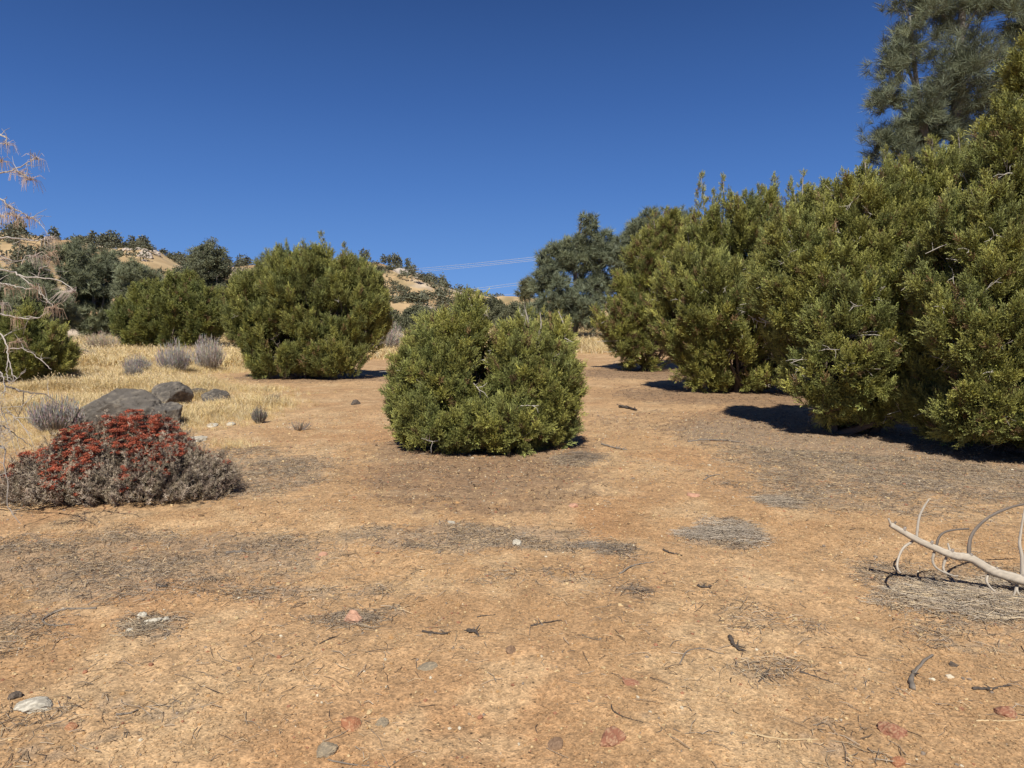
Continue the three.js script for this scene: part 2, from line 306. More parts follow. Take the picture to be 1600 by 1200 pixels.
function juniper(label, x, z, lobes, o) {
  const rng = RNG(o.seed), t = thing('juniper_bush', label, o.category || 'juniper', x, H(x, z), z, o.group), b = new MB();
  if (o.tree) t.name = numbered('juniper_tree');
  if (o.size) t.scale.setScalar(o.size);
  const bark = o.bark || [0.15, 0.12, 0.095], nodes = stemsTo(b, lobes, rng, { ...o, bark }), items = [[], []], d = V(), rd = V(), gnarl = new MB();
  const plume = (p, n, L, R, count, tint, size = 1) => {
    const ax = V(n.x, n.y + o.up * (0.6 + 0.8 * rng()), n.z).add(randDir(rng).multiplyScalar(0.25)).normalize(), foot = p.clone().addScaledVector(ax, -L * 0.75);
    for (let i = 0; i < count; i++) {
      const s = rng() ** 0.8, r = R * Math.pow(1 - s, 0.4) * Math.sqrt(rng()) * 1.15 * (0.4 + 0.6 * Math.min(1, s * 4 + 0.3));
      rd.copy(randDir(rng)); rd.addScaledVector(ax, -rd.dot(ax)).normalize();
      const q = foot.clone().addScaledVector(ax, s * L).addScaledVector(rd, r);
      if (q.y < 0.02) continue;
      d.copy(ax).addScaledVector(rd, 0.75 * (r / R) + 0.15).add(randDir(rng).multiplyScalar(0.4)); d.y += 0.4; d.normalize();
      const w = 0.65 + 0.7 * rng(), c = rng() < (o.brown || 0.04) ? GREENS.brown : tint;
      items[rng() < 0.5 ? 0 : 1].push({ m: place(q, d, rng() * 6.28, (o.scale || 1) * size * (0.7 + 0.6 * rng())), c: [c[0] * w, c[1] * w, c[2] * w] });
    }
    return foot;
  };
  for (let k = 0; k < o.plumes; k++) {
    const { p, n } = pickLobe(lobes, rng, o.depth || 0.5, -0.6);
    const fq = o.gap || 3.0, hole = 0.6 * vn(p.x * fq + o.seed * 3, p.y * fq * 0.8 + p.z * 1.7, 7) + 0.4 * vn(p.z * fq - p.x, p.y * fq + o.seed, 8); if (p.y > 0.4 && hole < 0.43 && rng() < 0.88) continue; // bare hollows between the boughs
    const L = o.L * (0.55 + 0.6 * rng() + 0.5 * rng() ** 4) * (n.y > 0.4 ? 1.45 : 1), R = o.R * (0.7 + 0.6 * rng()) * (n.y > 0.4 ? 0.75 : 1); // leading shoots at the top are long and thin
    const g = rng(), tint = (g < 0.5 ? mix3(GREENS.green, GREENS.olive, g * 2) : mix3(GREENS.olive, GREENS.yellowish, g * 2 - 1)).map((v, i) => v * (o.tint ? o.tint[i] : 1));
    const foot = plume(p, n, L, R, Math.round(o.per * (0.7 + 0.6 * rng())), tint), from = nearestBelow(nodes, foot);
    const mid = from.clone().lerp(foot, 0.5); mid.y -= 0.06 * from.distanceTo(foot); mid.add(randDir(rng).multiplyScalar(0.05));
    b.tube(curve([from, mid, foot, p], 6), 0.011 * (o.twig || 1), 0.003 * (o.twig || 1), 3, bark, 0.3, rng);
  }
  for (const [sx, sy, sz, h, r] of o.spires || []) { // leaders that stand clear of the crown: a bare stem with short plumes
    const top = V(sx, sy, sz), ft = V(sx + (rng() - 0.5) * 0.3, sy - h * 1.8, sz); b.tube(curve([ft, ft.clone().lerp(top, 0.5).add(V(0.04, 0, 0)), top], 6), 0.02, 0.006, 4, [0.42, 0.38, 0.33], 0.3, rng);
    const ns = Math.round(h / 0.09);
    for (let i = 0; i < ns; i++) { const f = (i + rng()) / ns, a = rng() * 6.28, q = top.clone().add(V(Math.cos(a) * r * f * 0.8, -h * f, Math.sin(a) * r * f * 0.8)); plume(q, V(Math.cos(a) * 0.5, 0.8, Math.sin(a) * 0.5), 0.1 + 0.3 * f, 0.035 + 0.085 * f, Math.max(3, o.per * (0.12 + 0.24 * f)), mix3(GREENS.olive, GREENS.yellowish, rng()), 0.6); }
  }
  for (let k = 0; k < (o.dead || 0); k++) { // bare grey twigs that poke out between the plumes
    const { p, n } = pickLobe(lobes, rng, 0.3, -0.5), from = nearestBelow(nodes, p), e = p.clone().addScaledVector(n, 0.16 * rng() + 0.03), m = from.clone().lerp(e, 0.6).add(randDir(rng).multiplyScalar(0.12));
    const pts = curve([from, m, e], 7); gnarl.tube(pts, 0.01, 0.003, 4, [0.5, 0.46, 0.41], 0.25, rng);
    for (let j = 0; j < 3; j++) { const q = pts[4 + j], e2 = q.clone().add(randDir(rng).multiplyScalar(0.12)).addScaledVector(n, 0.06); gnarl.tube([q, q.clone().lerp(e2, 0.5).add(randDir(rng).multiplyScalar(0.02)), e2], 0.0045, 0.002, 3, [0.52, 0.48, 0.43], 0.25, rng); }
  }
  mesh('trunk', b.geo(), M.bark, t);
  if (o.dead) mesh('dead_twigs', gnarl.geo(), M.bark, t).userData.kind = 'stuff';
  (o.far ? SPRIG_FAR : SPRIG).forEach((g, i) => items[i].length && instanced('crown', g, M.leaf, items[i], t));
  return t;
}

function pine(name, label, x, z, trunk, lobes, o) { // trunk: points of the leading stem; lobes: masses of needles carried by limbs
  const rng = RNG(o.seed), t = thing(name, label, o.category || 'pine', x, H(x, z), z, o.group), b = new MB(), items = [[], []], bark = o.bark || [0.17, 0.15, 0.135];
  const nodes = [];
  for (const [pts, r0, r1] of trunk) { const c = curve(pts, 14); b.tube(c, r0, r1, 7, bark, 0.35, rng, 0.2); nodes.push(...c.slice(3)); }
  const limbNodes = [];
  for (const l of lobes) { const e = V(l[0], l[1], l[2]), from = nearestBelow(nodes, V(e.x * 0.5, e.y - 0.5 * Math.hypot(e.x, e.z), e.z * 0.5)), m = from.clone().lerp(e, 0.5).add(V(0, 0.12 * from.distanceTo(e), 0)); const c = curve([from, m, e], 8); b.tube(c, o.limb || 0.05, 0.012, 5, bark, 0.3, rng, 0.2); limbNodes.push(...c.slice(2)); }
  const all = nodes.concat(limbNodes), base = o.color || [0.16, 0.19, 0.125];
  for (let k = 0; k < o.ends; k++) {
    const { p, n } = pickLobe(lobes, rng, o.depth || 0.75, -0.75), from = nearestBelow(all, p), dist = from.distanceTo(p);
    const m = from.clone().lerp(p, 0.55).add(V(0, -0.06 * dist, 0)).add(randDir(rng).multiplyScalar(0.08 * dist)), c = curve([from, m, p], 6);
    b.tube(c, (o.twig || 0.009), 0.003, 3, [bark[0], bark[1], bark[2]], 0.3, rng);
    const w0 = 0.75 + 0.5 * rng(), yel = rng() * 0.25;
    for (let i = 0; i < o.per; i++) {
      const f = c[6 - Math.floor(rng() ** 2 * 3.2)], q = f.clone().add(randDir(rng).multiplyScalar(o.spread || 0.16)), d = n.clone().multiplyScalar(0.7).add(randDir(rng).multiplyScalar(0.7)); d.y += o.lift ?? 0.45; d.normalize();
      const w = w0 * (0.85 + 0.3 * rng());
      items[rng() < 0.5 ? 0 : 1].push({ m: place(q, d, rng() * 6.28, (o.scale || 1) * (0.75 + 0.5 * rng())), c: [base[0] * w * (1 + yel), base[1] * w * (1 + yel * 0.7), base[2] * w] });
    }
  }
  mesh('trunk', b.geo(), M.bark, t);
  (o.geos || (o.far ? TUFT_FAR : TUFT)).forEach((g, i) => items[i].length && instanced('crown', g, M.leaf, items[i], t));
  return t;
}

// ---------------------------------------------------------------- junipers: [x, y, z, rx, ry, rz, weight] lobes in metres from the foot
juniper('low rounded juniper bush alone in the middle of the dirt clearing', -0.35, -9.15,
  [[-0.45, 0.78, 0, 0.6, 0.78, 0.6], [-0.22, 1.3, 0, 0.24, 0.5, 0.3], [-0.48, 1.18, 0.05, 0.24, 0.36, 0.3], [-0.88, 0.68, 0.1, 0.24, 0.46, 0.38], [0.5, 0.78, 0, 0.5, 0.72, 0.55], [0.88, 0.66, 0.1, 0.26, 0.58, 0.4], [0.9, 1.2, -0.1, 0.18, 0.38, 0.2], [0.5, 1.2, -0.1, 0.26, 0.36, 0.26], [0.2, 0.33, 0.4, 0.55, 0.33, 0.42], [-0.5, 0.33, 0.45, 0.5, 0.33, 0.4], [-0.78, 0.28, 0.15, 0.28, 0.28, 0.36], [0.74, 0.28, 0.15, 0.34, 0.28, 0.4]],
  { seed: 11, up: 0.95, plumes: 860, L: 0.3, R: 0.08, per: 24, depth: 0.3, gap: 3.2, stems: 3, stemR: 0.022, foot: 0.3, brown: 0.05, dead: 40, scale: 0.78, spires: [[-0.22, 2.0, 0, 0.35, 0.12], [0.52, 1.74, -0.1, 0.25, 0.1], [0.94, 1.72, -0.1, 0.25, 0.1], [-0.6, 1.6, 0, 0.25, 0.1], [-1.0, 1.3, 0, 0.2, 0.1], [0.7, 1.7, 0.1, 0.2, 0.1]] });
juniper('big dense fan shaped juniper bush standing between meadow and clearing', -5.65, -20.0,
  [[0, 1.75, 0, 1.35, 1.6, 1.2], [-1.25, 1.6, 0, 0.85, 1.25, 0.9], [1.25, 1.65, 0, 0.9, 1.35, 0.9], [-0.5, 2.4, 0, 0.8, 0.85, 0.75], [0.65, 2.5, 0, 0.85, 0.8, 0.75], [-1.5, 1.9, 0, 0.6, 0.85, 0.6], [1.5, 1.95, 0, 0.6, 0.85, 0.6], [-0.7, 0.7, 0.5, 0.8, 0.65, 0.7], [0.8, 0.65, 0.5, 0.85, 0.62, 0.7]],
  { seed: 12, up: 1.5, plumes: 950, L: 0.75, R: 0.125, per: 34, depth: 0.3, stems: 3, stemR: 0.04, foot: 0.45, dead: 24, scale: 1.15, brown: 0.03, tint: [0.92, 0.93, 0.95], spires: [[0.45, 3.95, 0, 0.75, 0.2], [1.05, 3.65, -0.1, 0.5, 0.14], [-0.75, 3.6, 0, 0.45, 0.16]] });
juniper('dark wide juniper behind the grey brush at the back of the meadow', -15.1, -32.2,
  [[0, 1.4, 0, 1.6, 1.45, 1.3], [-1.3, 1.3, 0, 1.1, 1.2, 1], [1.4, 1.4, 0, 1.0, 1.25, 1], [0.4, 2.5, 0, 0.9, 0.85, 0.8], [-0.8, 2.1, 0, 0.8, 0.8, 0.8]],
  { seed: 13, up: 1.2, plumes: 640, L: 0.75, R: 0.19, per: 26, depth: 0.3, stems: 2, far: true, scale: 1.1, tint: [0.85, 0.88, 0.9], foot: 0.4 });
juniper('bright green juniper at the left edge beyond the dead pine twigs', -13.0, -18.9,
  [[0, 0.75, 0, 1.15, 0.8, 1.0], [0.7, 0.7, 0.1, 0.7, 0.7, 0.7], [-0.6, 1.0, 0, 0.8, 0.75, 0.7], [0.35, 1.25, 0, 0.4, 0.55, 0.4]],
  { seed: 14, up: 0.8, plumes: 380, L: 0.42, R: 0.15, per: 26, depth: 0.4, stems: 2, scale: 1.2, foot: 0.3 });
juniper('narrow ragged juniper tree at the far end of the right hand row', 4.35, -23.2,
  [[0, 1.5, 0, 1.2, 1.5, 1.2], [-0.9, 1.1, 0.2, 0.75, 1.05, 0.8], [0.3, 2.9, 0, 1.0, 1.4, 0.9], [-0.35, 2.6, 0, 0.7, 1.1, 0.7], [0.9, 2.2, 0, 0.9, 1.6, 0.9], [0.55, 4.0, 0, 0.55, 0.85, 0.5], [1.4, 3.6, -0.2, 0.6, 1.1, 0.6], [1.7, 2.2, -0.2, 0.9, 1.7, 0.8]],
  { seed: 15, up: 0.8, plumes: 760, L: 0.55, R: 0.15, per: 26, depth: 0.4, stems: 2, tree: true, dead: 150, scale: 1.3, brown: 0.14, foot: 0.3, stemR: 0.05, category: 'juniper', spires: [[0.1, 4.9, 0, 0.7, 0.22], [0.55, 5.1, 0, 0.6, 0.2], [1.3, 5.0, 0, 0.7, 0.24], [0.8, 5.0, 0, 0.6, 0.18], [-0.3, 4.3, 0, 0.5, 0.18], [1.7, 4.8, 0, 0.6, 0.2]] });
juniper('broad juniper tree in the middle of the right hand row', 5.0, -16.2,
  [[-0.3, 1.6, 0, 1.35, 1.4, 1.4], [-1.0, 1.9, 0.2, 0.85, 1.15, 0.9], [0.9, 1.9, 0, 1.3, 1.6, 1.3], [0.1, 2.9, 0, 0.9, 1.1, 0.9], [1.4, 3.0, 0, 0.9, 1.15, 0.9], [-0.6, 0.8, -0.1, 0.7, 0.65, 0.7], [0.4, 0.6, 0.1, 0.85, 0.55, 0.6], [-0.6, 2.7, 0, 0.6, 1.0, 0.6], [0.7, 3.5, 0, 0.45, 0.75, 0.45], [1.4, 0.75, 0.1, 0.8, 0.65, 0.6], [-0.6, 1.9, 0.9, 0.8, 0.8, 0.7], [0.7, 2.1, 1.1, 0.9, 0.9, 0.7], [-0.2, 0.5, 0.5, 0.7, 0.45, 0.45], [-0.85, 0.6, 0.4, 0.5, 0.5, 0.5], [0.9, 0.5, 0.6, 0.7, 0.45, 0.5], [2.2, 2.2, 0, 0.9, 1.5, 0.9], [2.1, 3.2, 0, 0.7, 1.1, 0.7]],
  { seed: 16, up: 1.3, plumes: 1450, L: 0.58, R: 0.12, per: 30, depth: 0.32, stems: 3, tree: true, dead: 170, scale: 1.15, brown: 0.07, foot: 0.5, stemR: 0.06, spires: [[-0.85, 4.75, 0, 1.1, 0.2], [-0.35, 4.7, 0, 1.0, 0.2], [0.1, 4.35, 0, 0.6, 0.2], [0.75, 4.7, 0, 0.6, 0.18], [1.15, 4.6, 0, 0.6, 0.2], [1.6, 4.4, 0, 0.5, 0.2], [1.35, 4.75, 0.1, 0.6, 0.16], [1.9, 4.55, 0, 0.6, 0.18], [2.3, 4.45, 0, 0.6, 0.18], [0.45, 4.5, 0.1, 0.6, 0.16], [-0.6, 4.35, 0.1, 0.7, 0.18], [-1.2, 3.7, 0.1, 0.5, 0.16], [2.6, 4.2, 0, 0.5, 0.18]] });
juniper('bushy juniper tree leaning over the shaded litter on the right', 4.85, -10.35,
  [[0, 1.35, 0.2, 1.1, 1.2, 1.1], [-0.35, 2.05, 0, 0.8, 1.1, 0.85], [0.6, 2.2, 0, 1.05, 1.3, 1.0], [0.2, 2.95, -0.1, 0.7, 0.85, 0.7], [-0.6, 0.95, 0.5, 0.5, 0.7, 0.55], [0.1, 0.5, 0.35, 0.6, 0.45, 0.5], [0.8, 0.75, 1.15, 0.6, 0.6, 0.55], [1.15, 3.05, 0, 0.75, 1.0, 0.7], [-0.35, 1.45, 0.8, 0.6, 0.75, 0.55], [-0.8, 2.2, -0.2, 0.6, 1.0, 0.7], [0.9, 2.0, 0.9, 0.7, 0.9, 0.6]],
  { size: 0.92, seed: 17, up: 1.1, plumes: 1450, L: 0.45, R: 0.105, per: 30, depth: 0.32, stems: 3, tree: true, dead: 170, scale: 1, brown: 0.05, foot: 0.4, stemR: 0.06, spires: [[0.1, 4.15, 0, 0.5, 0.16], [-0.5, 3.6, 0, 0.45, 0.14], [0.7, 4.2, 0, 0.45, 0.14], [0.4, 4.3, 0, 0.5, 0.15], [-0.2, 3.95, 0, 0.5, 0.15], [1.1, 4.5, 0, 0.5, 0.15], [1.5, 4.55, 0, 0.5, 0.15]] });
juniper('tallest juniper tree filling the right edge of the view', 6.45, -8.95,
  [[0, 1.5, 0, 1.25, 1.4, 1.3], [-0.7, 2.2, 0.1, 0.85, 1.1, 0.85], [0.3, 2.9, 0, 1.2, 1.4, 1.1], [-0.4, 3.1, 0, 0.6, 0.85, 0.6], [0.4, 4.1, 0, 0.65, 0.9, 0.7], [-0.85, 1.5, 0.6, 0.8, 0.9, 0.7], [-1.05, 0.7, 0.7, 0.5, 0.5, 0.5], [0.8, 2.4, 0.8, 0.95, 1.3, 0.85], [-0.35, 0.45, 1.35, 0.45, 0.42, 0.4], [1.3, 3.9, 0, 0.9, 1.1, 0.85], [-0.9, 0.5, -0.1, 0.55, 0.45, 0.5], [-0.2, 0.45, 0.3, 0.6, 0.42, 0.5], [-0.1, 4.6, 0, 0.32, 0.65, 0.35], [-0.15, 3.9, 0, 0.55, 0.65, 0.5]],
  { size: 0.94, seed: 18, up: 1.05, plumes: 1700, L: 0.45, R: 0.105, per: 30, depth: 0.32, stems: 3, tree: true, dead: 190, scale: 1, brown: 0.05, foot: 0.4, stemR: 0.07 });

// ---------------------------------------------------------------- pines and oaks behind
pine('grey_pine', 'tall grey pine rising above the junipers at the top right', 10.6, -17.5,
  [[[[0, -0.1, 0], [0.1, 3, 0], [-0.2, 6, 0.1], [0, 12.5, 0]], 0.24, 0.05], [[[0, 4, 0], [-0.9, 6.2, 0], [-1.4, 8.6, 0.1]], 0.12, 0.03], [[[0, 4.4, 0], [1.2, 7, 0], [1.6, 11, 0]], 0.12, 0.03]],
  [[-1.8, 5.7, 0, 0.55, 0.6, 0.6], [-1.3, 5.2, 0.2, 0.7, 0.6, 0.7], [-1.75, 6.7, 0, 0.5, 0.5, 0.6], [-1.0, 6.4, 0.2, 0.7, 0.7, 0.7], [-1.55, 7.7, 0, 0.6, 0.65, 0.7], [-0.3, 7.4, 0.4, 0.9, 1.0, 0.9], [-1.0, 8.9, 0, 0.85, 0.9, 0.8], [-0.6, 6.0, -0.3, 0.8, 0.8, 0.8], [0.9, 7.2, 0, 1.2, 1.2, 1], [0.4, 9, 0.2, 1.3, 1.2, 1.1], [1.9, 8.6, 0, 1.1, 1.3, 1.1], [-0.5, 10.4, 0, 1.1, 1.1, 1], [1.2, 10.8, 0, 1.3, 1.2, 1.1], [2.6, 7, 0, 1.1, 1.2, 1], [0.2, 5.4, 0, 1.1, 0.9, 0.9], [0.3, 12, 0, 0.9, 1, 0.9], [2.9, 9.8, 0, 1, 1, 1]],
  { seed: 31, ends: 950, per: 8, depth: 0.95, spread: 0.18, scale: 1.0, limb: 0.045, bark: [0.26, 0.24, 0.22] });
pine('grey_pine', 'round airy grey pine beyond the gap at the path end', 3.1, -37,
  [[[[0, -0.1, 0], [0.2, 2, 0], [0.1, 4, 0], [0.4, 6.2, 0]], 0.2, 0.04], [[[0.1, 1.2, 0], [-0.9, 3, 0], [-1.2, 4.4, 0]], 0.1, 0.03], [[[0.1, 1.2, 0], [1.2, 3, 0], [1.5, 5, 0]], 0.1, 0.03]],
  [[-1.3, 1.5, 0, 0.9, 1.2, 0.9], [-1.35, 3.0, 0, 0.75, 1.1, 0.8], [-0.6, 2.2, 0.3, 1, 1.3, 1], [0.3, 1.6, 0.4, 1.2, 1.3, 1], [-0.5, 4.1, 0, 0.9, 1.2, 0.8], [0.6, 4.6, 0, 0.85, 1.35, 0.8], [1.2, 3, 0, 1, 1.4, 0.9], [1.5, 4.6, 0, 0.8, 1.1, 0.8], [0.9, 5.9, 0, 0.45, 0.7, 0.45], [-1.5, 4.2, 0, 0.3, 0.5, 0.3]],
  { seed: 32, ends: 420, per: 9, far: true, spread: 0.22, scale: 0.9, depth: 0.8 });
pine('grey_pine', 'hazy grey pine showing behind the tops of the right row', 7.0, -36,
  [[[[0, -0.1, 0], [0.1, 3, 0], [0, 6.4, 0]], 0.2, 0.04]],
  [[-1.2, 4.2, 0, 1.1, 1.3, 1], [0, 5.2, 0, 1.2, 1.3, 1], [1.3, 5.2, 0, 1.1, 1.3, 1], [0.2, 3.2, 0, 1.4, 1.5, 1.2], [2.0, 4.2, 0, 1.1, 1.4, 1], [-0.8, 5.4, 0, 0.7, 0.8, 0.7]],
  { seed: 33, ends: 360, per: 10, far: true, spread: 0.24, scale: 0.9, depth: 0.8 });
const backPines = [ // label, x, z, height, width, kind, seed
  ['broad grey pine in front of the left edge pines', -29.2, -40.5, 4.5, 4.6, 'pine', 55],
  ['grey pine half hidden by the shaggy one on its right', -22.6, -44, 4.6, 3.4, 'pine', 56],
  ['low spreading grey pine at the far left meadow end', -25.2, -38.5, 3.1, 3.6, 'pine', 57],
  ['distant grey pine between round topped tree and shaggy pine', -33.5, -66, 7.2, 4.4, 'pine', 58],
  ['shaggy grey pine with pale trunks behind the left meadow', -26.0, -45, 6.1, 3.9, 'pine', 41],
  ['grey pine left of the shaggy one with pale trunks', -30.2, -46, 5.0, 3.6, 'pine', 42],
  ['grey pine at the left edge behind the dead twigs', -33.6, -45, 5.2, 3.4, 'pine', 43],
  ['low grey pine between shaggy pine and bright juniper', -27.5, -41, 3.6, 3.2, 'pine', 44],
  ['round topped dark tree rising behind the dark wide juniper', -25.2, -60, 8.3, 4.3, 'dense', 45],
  ['grey green pine behind the top left of the fan shaped juniper', -20.2, -60, 7.0, 2.6, 'pine', 46],
  ['small grey green tree right behind the fan shaped juniper top', -17.6, -62, 6.4, 2.2, 'pine', 47],
  ['dark low oak right beside the fan shaped juniper', -8.9, -50, 2.0, 3.2, 'oak', 48],
  ['grey green oak behind the left shoulder of the middle bush', -6.7, -52, 2.05, 3.0, 'oak', 49],
  ['small grey green tree above the top of the middle bush', -3.6, -62, 3.1, 2.4, 'oak', 50],
  ['grey green oak left of the grey pine at the path end', 0.2, -56, 2.3, 3.0, 'oak', 51],
  ['thin trunked small tree leaning by the grey pine', 1.0, -46, 3.3, 1.0, 'thin', 52],
  ['grey green oak low over the middle bush', -1.5, -58, 2.8, 2.8, 'oak', 53],
  ['grey brush tree behind the dark wide juniper', -21.5, -48, 3.7, 3.2, 'oak', 54],
];
for (const [label, x, z, h, w, kind, seed] of backPines) {
  const r = RNG(seed), lobes = [], n = kind === 'thin' ? 3 : kind === 'oak' ? 9 : kind === 'pine' ? 20 : 14;
  for (let i = 0; i < n; i++) { const f = kind === 'oak' ? 0.2 + 0.6 * r() : kind === 'thin' ? 0.72 + 0.2 * r() : 0.16 + 0.72 * ((i + r()) / n), wd = kind === 'oak' ? 0.5 : kind === 'dense' ? 0.42 : 0.5 * (1.05 - 0.55 * f); lobes.push([(r() - 0.5) * 2 * wd * w * 0.62, f * h, (r() - 0.5) * w * 0.6, w * (kind === 'pine' ? 0.13 + 0.1 * r() : 0.22 + 0.12 * r()), h * (kind === 'oak' ? 0.24 : kind === 'pine' ? 0.17 : 0.15) * (0.8 + 0.5 * r()), w * 0.26]); }
  if (kind !== 'thin') lobes.push([0, h * 0.84, 0, w * 0.22, h * 0.15, w * 0.22]);
  pine(kind === 'oak' ? 'oak_tree' : kind === 'pine' ? 'grey_pine' : 'leafy_tree', label, x, z,
    [[[[0, -0.1, 0], [0.1, h * 0.4, 0], [kind === 'thin' ? 0.1 : -0.1, h * 0.9, 0]], 0.1 + h * 0.008, 0.03], [[[0.1, h * 0.12, 0.1], [-w * 0.18, h * 0.45, 0.1], [-w * 0.2, h * 0.7, 0.1]], 0.07, 0.02], ...(kind === 'thin' ? [] : [[[[0, h * 0.1, 0.15], [w * 0.2, h * 0.4, 0.2], [w * 0.22, h * 0.66, 0.1]], 0.07, 0.02]])],
    lobes, { seed: seed + 100, ends: kind === 'thin' ? 22 : kind === 'dense' ? 340 : kind === 'oak' ? 210 : 330, per: kind === 'oak' ? 8 : 9, far: true, depth: 0.7, spread: 0.26, scale: kind === 'oak' || kind === 'dense' ? 1.15 : 1.0, geos: kind === 'oak' || kind === 'dense' ? OAK : undefined, bark: kind === 'pine' ? [0.36, 0.33, 0.3] : undefined,
      color: kind === 'oak' ? [0.115, 0.125, 0.075] : kind === 'dense' ? [0.125, 0.14, 0.085] : kind === 'thin' ? [0.18, 0.19, 0.11] : [0.18, 0.205, 0.13], category: kind === 'oak' || kind === 'dense' ? 'tree' : 'pine', limb: 0.04 });
}

// ---------------------------------------------------------------- trees and shrubs dotted over the far hills
function farPlant(seed, tall) {
  const rng = RNG(seed), b = new MB(), n = tall ? 190 : 130, dk = [0.085, 0.083, 0.07];
  b.tube([V(0, -0.3, 0), V(0.02, 0.4, 0), V(0, tall ? 0.9 : 0.5, 0)], 0.03, 0.02, 4, dk, 0.2, rng);
  const blobs = []; for (let i = 0; i < 6; i++) blobs.push(tall ? [(rng() - 0.5) * 0.18, 0.25 + 0.6 * ((i + rng()) / 6), (rng() - 0.5) * 0.24, 0.31 * (0.75 + 0.4 * rng())] : [(rng() - 0.5) * 0.9, 0.25 + 0.3 * rng(), (rng() - 0.5) * 0.9, 0.3 * (0.7 + 0.5 * rng())]);
  for (let i = 0; i < n; i++) { const l = blobs[i % 6], p = randDir(rng).multiplyScalar(l[3] * Math.cbrt(rng())), d = randDir(rng), s = randDir(rng).cross(d).normalize(), q = 0.75 + 0.5 * rng(); b.leaf(l[0] + p.x, Math.max(0, l[1] + p.y), l[2] + p.z, d, s, 0.17, 0.11, [0.11 * q, 0.115 * q, 0.07 * q], 0.3); }
  return b.geo(true);
}
const farTall = [6, 2, 3, 4].map((s) => farPlant(300 + s, true)), farLow = [1, 2, 3, 4].map((s) => farPlant(310 + s, false));
{
  const rng = RNG(900); const polar = (az, r) => { const a = THREE.MathUtils.degToRad(az), x = Math.sin(a) * r, z = -Math.cos(a) * r; return [x, H(x, z), z]; };
  const add = (name, geo, az, r, h, w, label, cat, group) => { const m = mesh(name, geo, M.leaf, scene); m.position.set(...polar(az, r)); m.scale.set(w, h, w); m.rotation.y = rng() * 6.28; tag(m, label, cat, group); };
  for (let k = 0; k < 46; k++) { const az = -36 + 16.5 * rng() ** 1.1, R = ridgeAt(az)[1]; add('ridge_tree', farTall[k % 4], az, R - 12 + 16 * rng(), 3.4 + 4.2 * rng() ** 2, 4 + 3 * rng(), 'small dark tree on the crest of the left golden ridge', 'tree', 'trees along the left ridge'); }
  for (let k = 0; k < 95; k++) { const az = -36 + 17 * rng(), R = ridgeAt(az)[1]; add('hill_shrub', farLow[k % 4], az, R * (0.55 + 0.4 * rng()), 2.2 + 2 * rng(), 3 + 3 * rng(), 'dark shrub on the slope of the left golden ridge', 'shrub', 'shrubs on the left slope'); }
  let nth = 0;
  for (const [az, h] of [[-11.6, 5.2], [-11.2, 5], [-9.9, 4], [-9.55, 4.6], [-9.2, 6], [-9.0, 5.4], [-8.75, 5], [-8.1, 5.6], [-7.75, 3.6], [-6.4, 4.2], [-5.55, 6.5], [-5.35, 5.4], [-5.2, 4.4]]) add('ridge_pine', farTall[(h * 7 | 0) % 4], az, ridgeAt(az)[1] - 4 - 6 * rng(), h, 3.6 + 1.5 * rng(), `${['leftmost', 'second', 'third', 'fourth', 'fifth', 'sixth', 'seventh', 'eighth', 'ninth', 'tenth', 'eleventh', 'twelfth', 'rightmost'][nth++]} small pine along the crest of the middle golden hill, counted from the left`, 'pine', 'pines on the middle hill crest');
  for (let k = 0; k < 150; k++) { const az = -12.5 + 9.5 * rng(), R = ridgeAt(az)[1], f = 0.5 + 0.47 * rng(); if (az < -9.6 && f > 0.86) continue; const s = rng() ** 2; add('hillside_bush', farLow[k % 4], az, R * f, 1.4 + 2.6 * s, 2.2 + 4 * s, 'dark bush dotted on the slope of the middle golden hill', 'bush', 'bushes on the middle hillside'); }
  for (let k = 0; k < 34; k++) { const az = -5 + 8 * rng(), R = ridgeAt(az)[1]; add('skyline_bush', farLow[k % 4], az, R * (0.8 + 0.2 * rng()), 2.6 + 2.6 * rng(), 4.5 + 3 * rng(), 'dark bush on the low skyline right of the middle hill', 'bush', 'bushes on the low skyline'); }
  const rk = new THREE.IcosahedronGeometry(1, 2), pa = rk.attributes.position, cc = [];
  for (let i = 0; i < pa.count; i++) { const k = 0.75 + 0.5 * hash2(Math.round(pa.getX(i) * 50), Math.round(pa.getY(i) * 50 + pa.getZ(i) * 70), 5); pa.setXYZ(i, pa.getX(i) * k, pa.getY(i) * k, pa.getZ(i) * k); cc.push(0.46, 0.4, 0.34); }
  rk.setAttribute('color', new THREE.Float32BufferAttribute(cc, 3)); rk.computeVertexNormals();
  for (let k = 0; k < 44; k++) { const c = [[-8.4, 0.8, 1.1], [-30.5, 0.93, 1.5], [-27, 0.78, 1.4]][k % 3], az = c[0] + (rng() - 0.5) * c[2] * 2, r = ridgeAt(az)[1] * (c[1] + (rng() - 0.5) * 0.14), m = mesh('hill_boulder', rk, M.stone, scene); m.position.set(...polar(az, r)); const s = 0.6 + 1.5 * rng() ** 2; m.scale.set(s * 1.3, s * 0.8, s); m.rotation.y = rng() * 6; tag(m, 'pale boulder in an outcrop on a far golden hillside', 'boulder', 'boulders on the far hills'); }
}
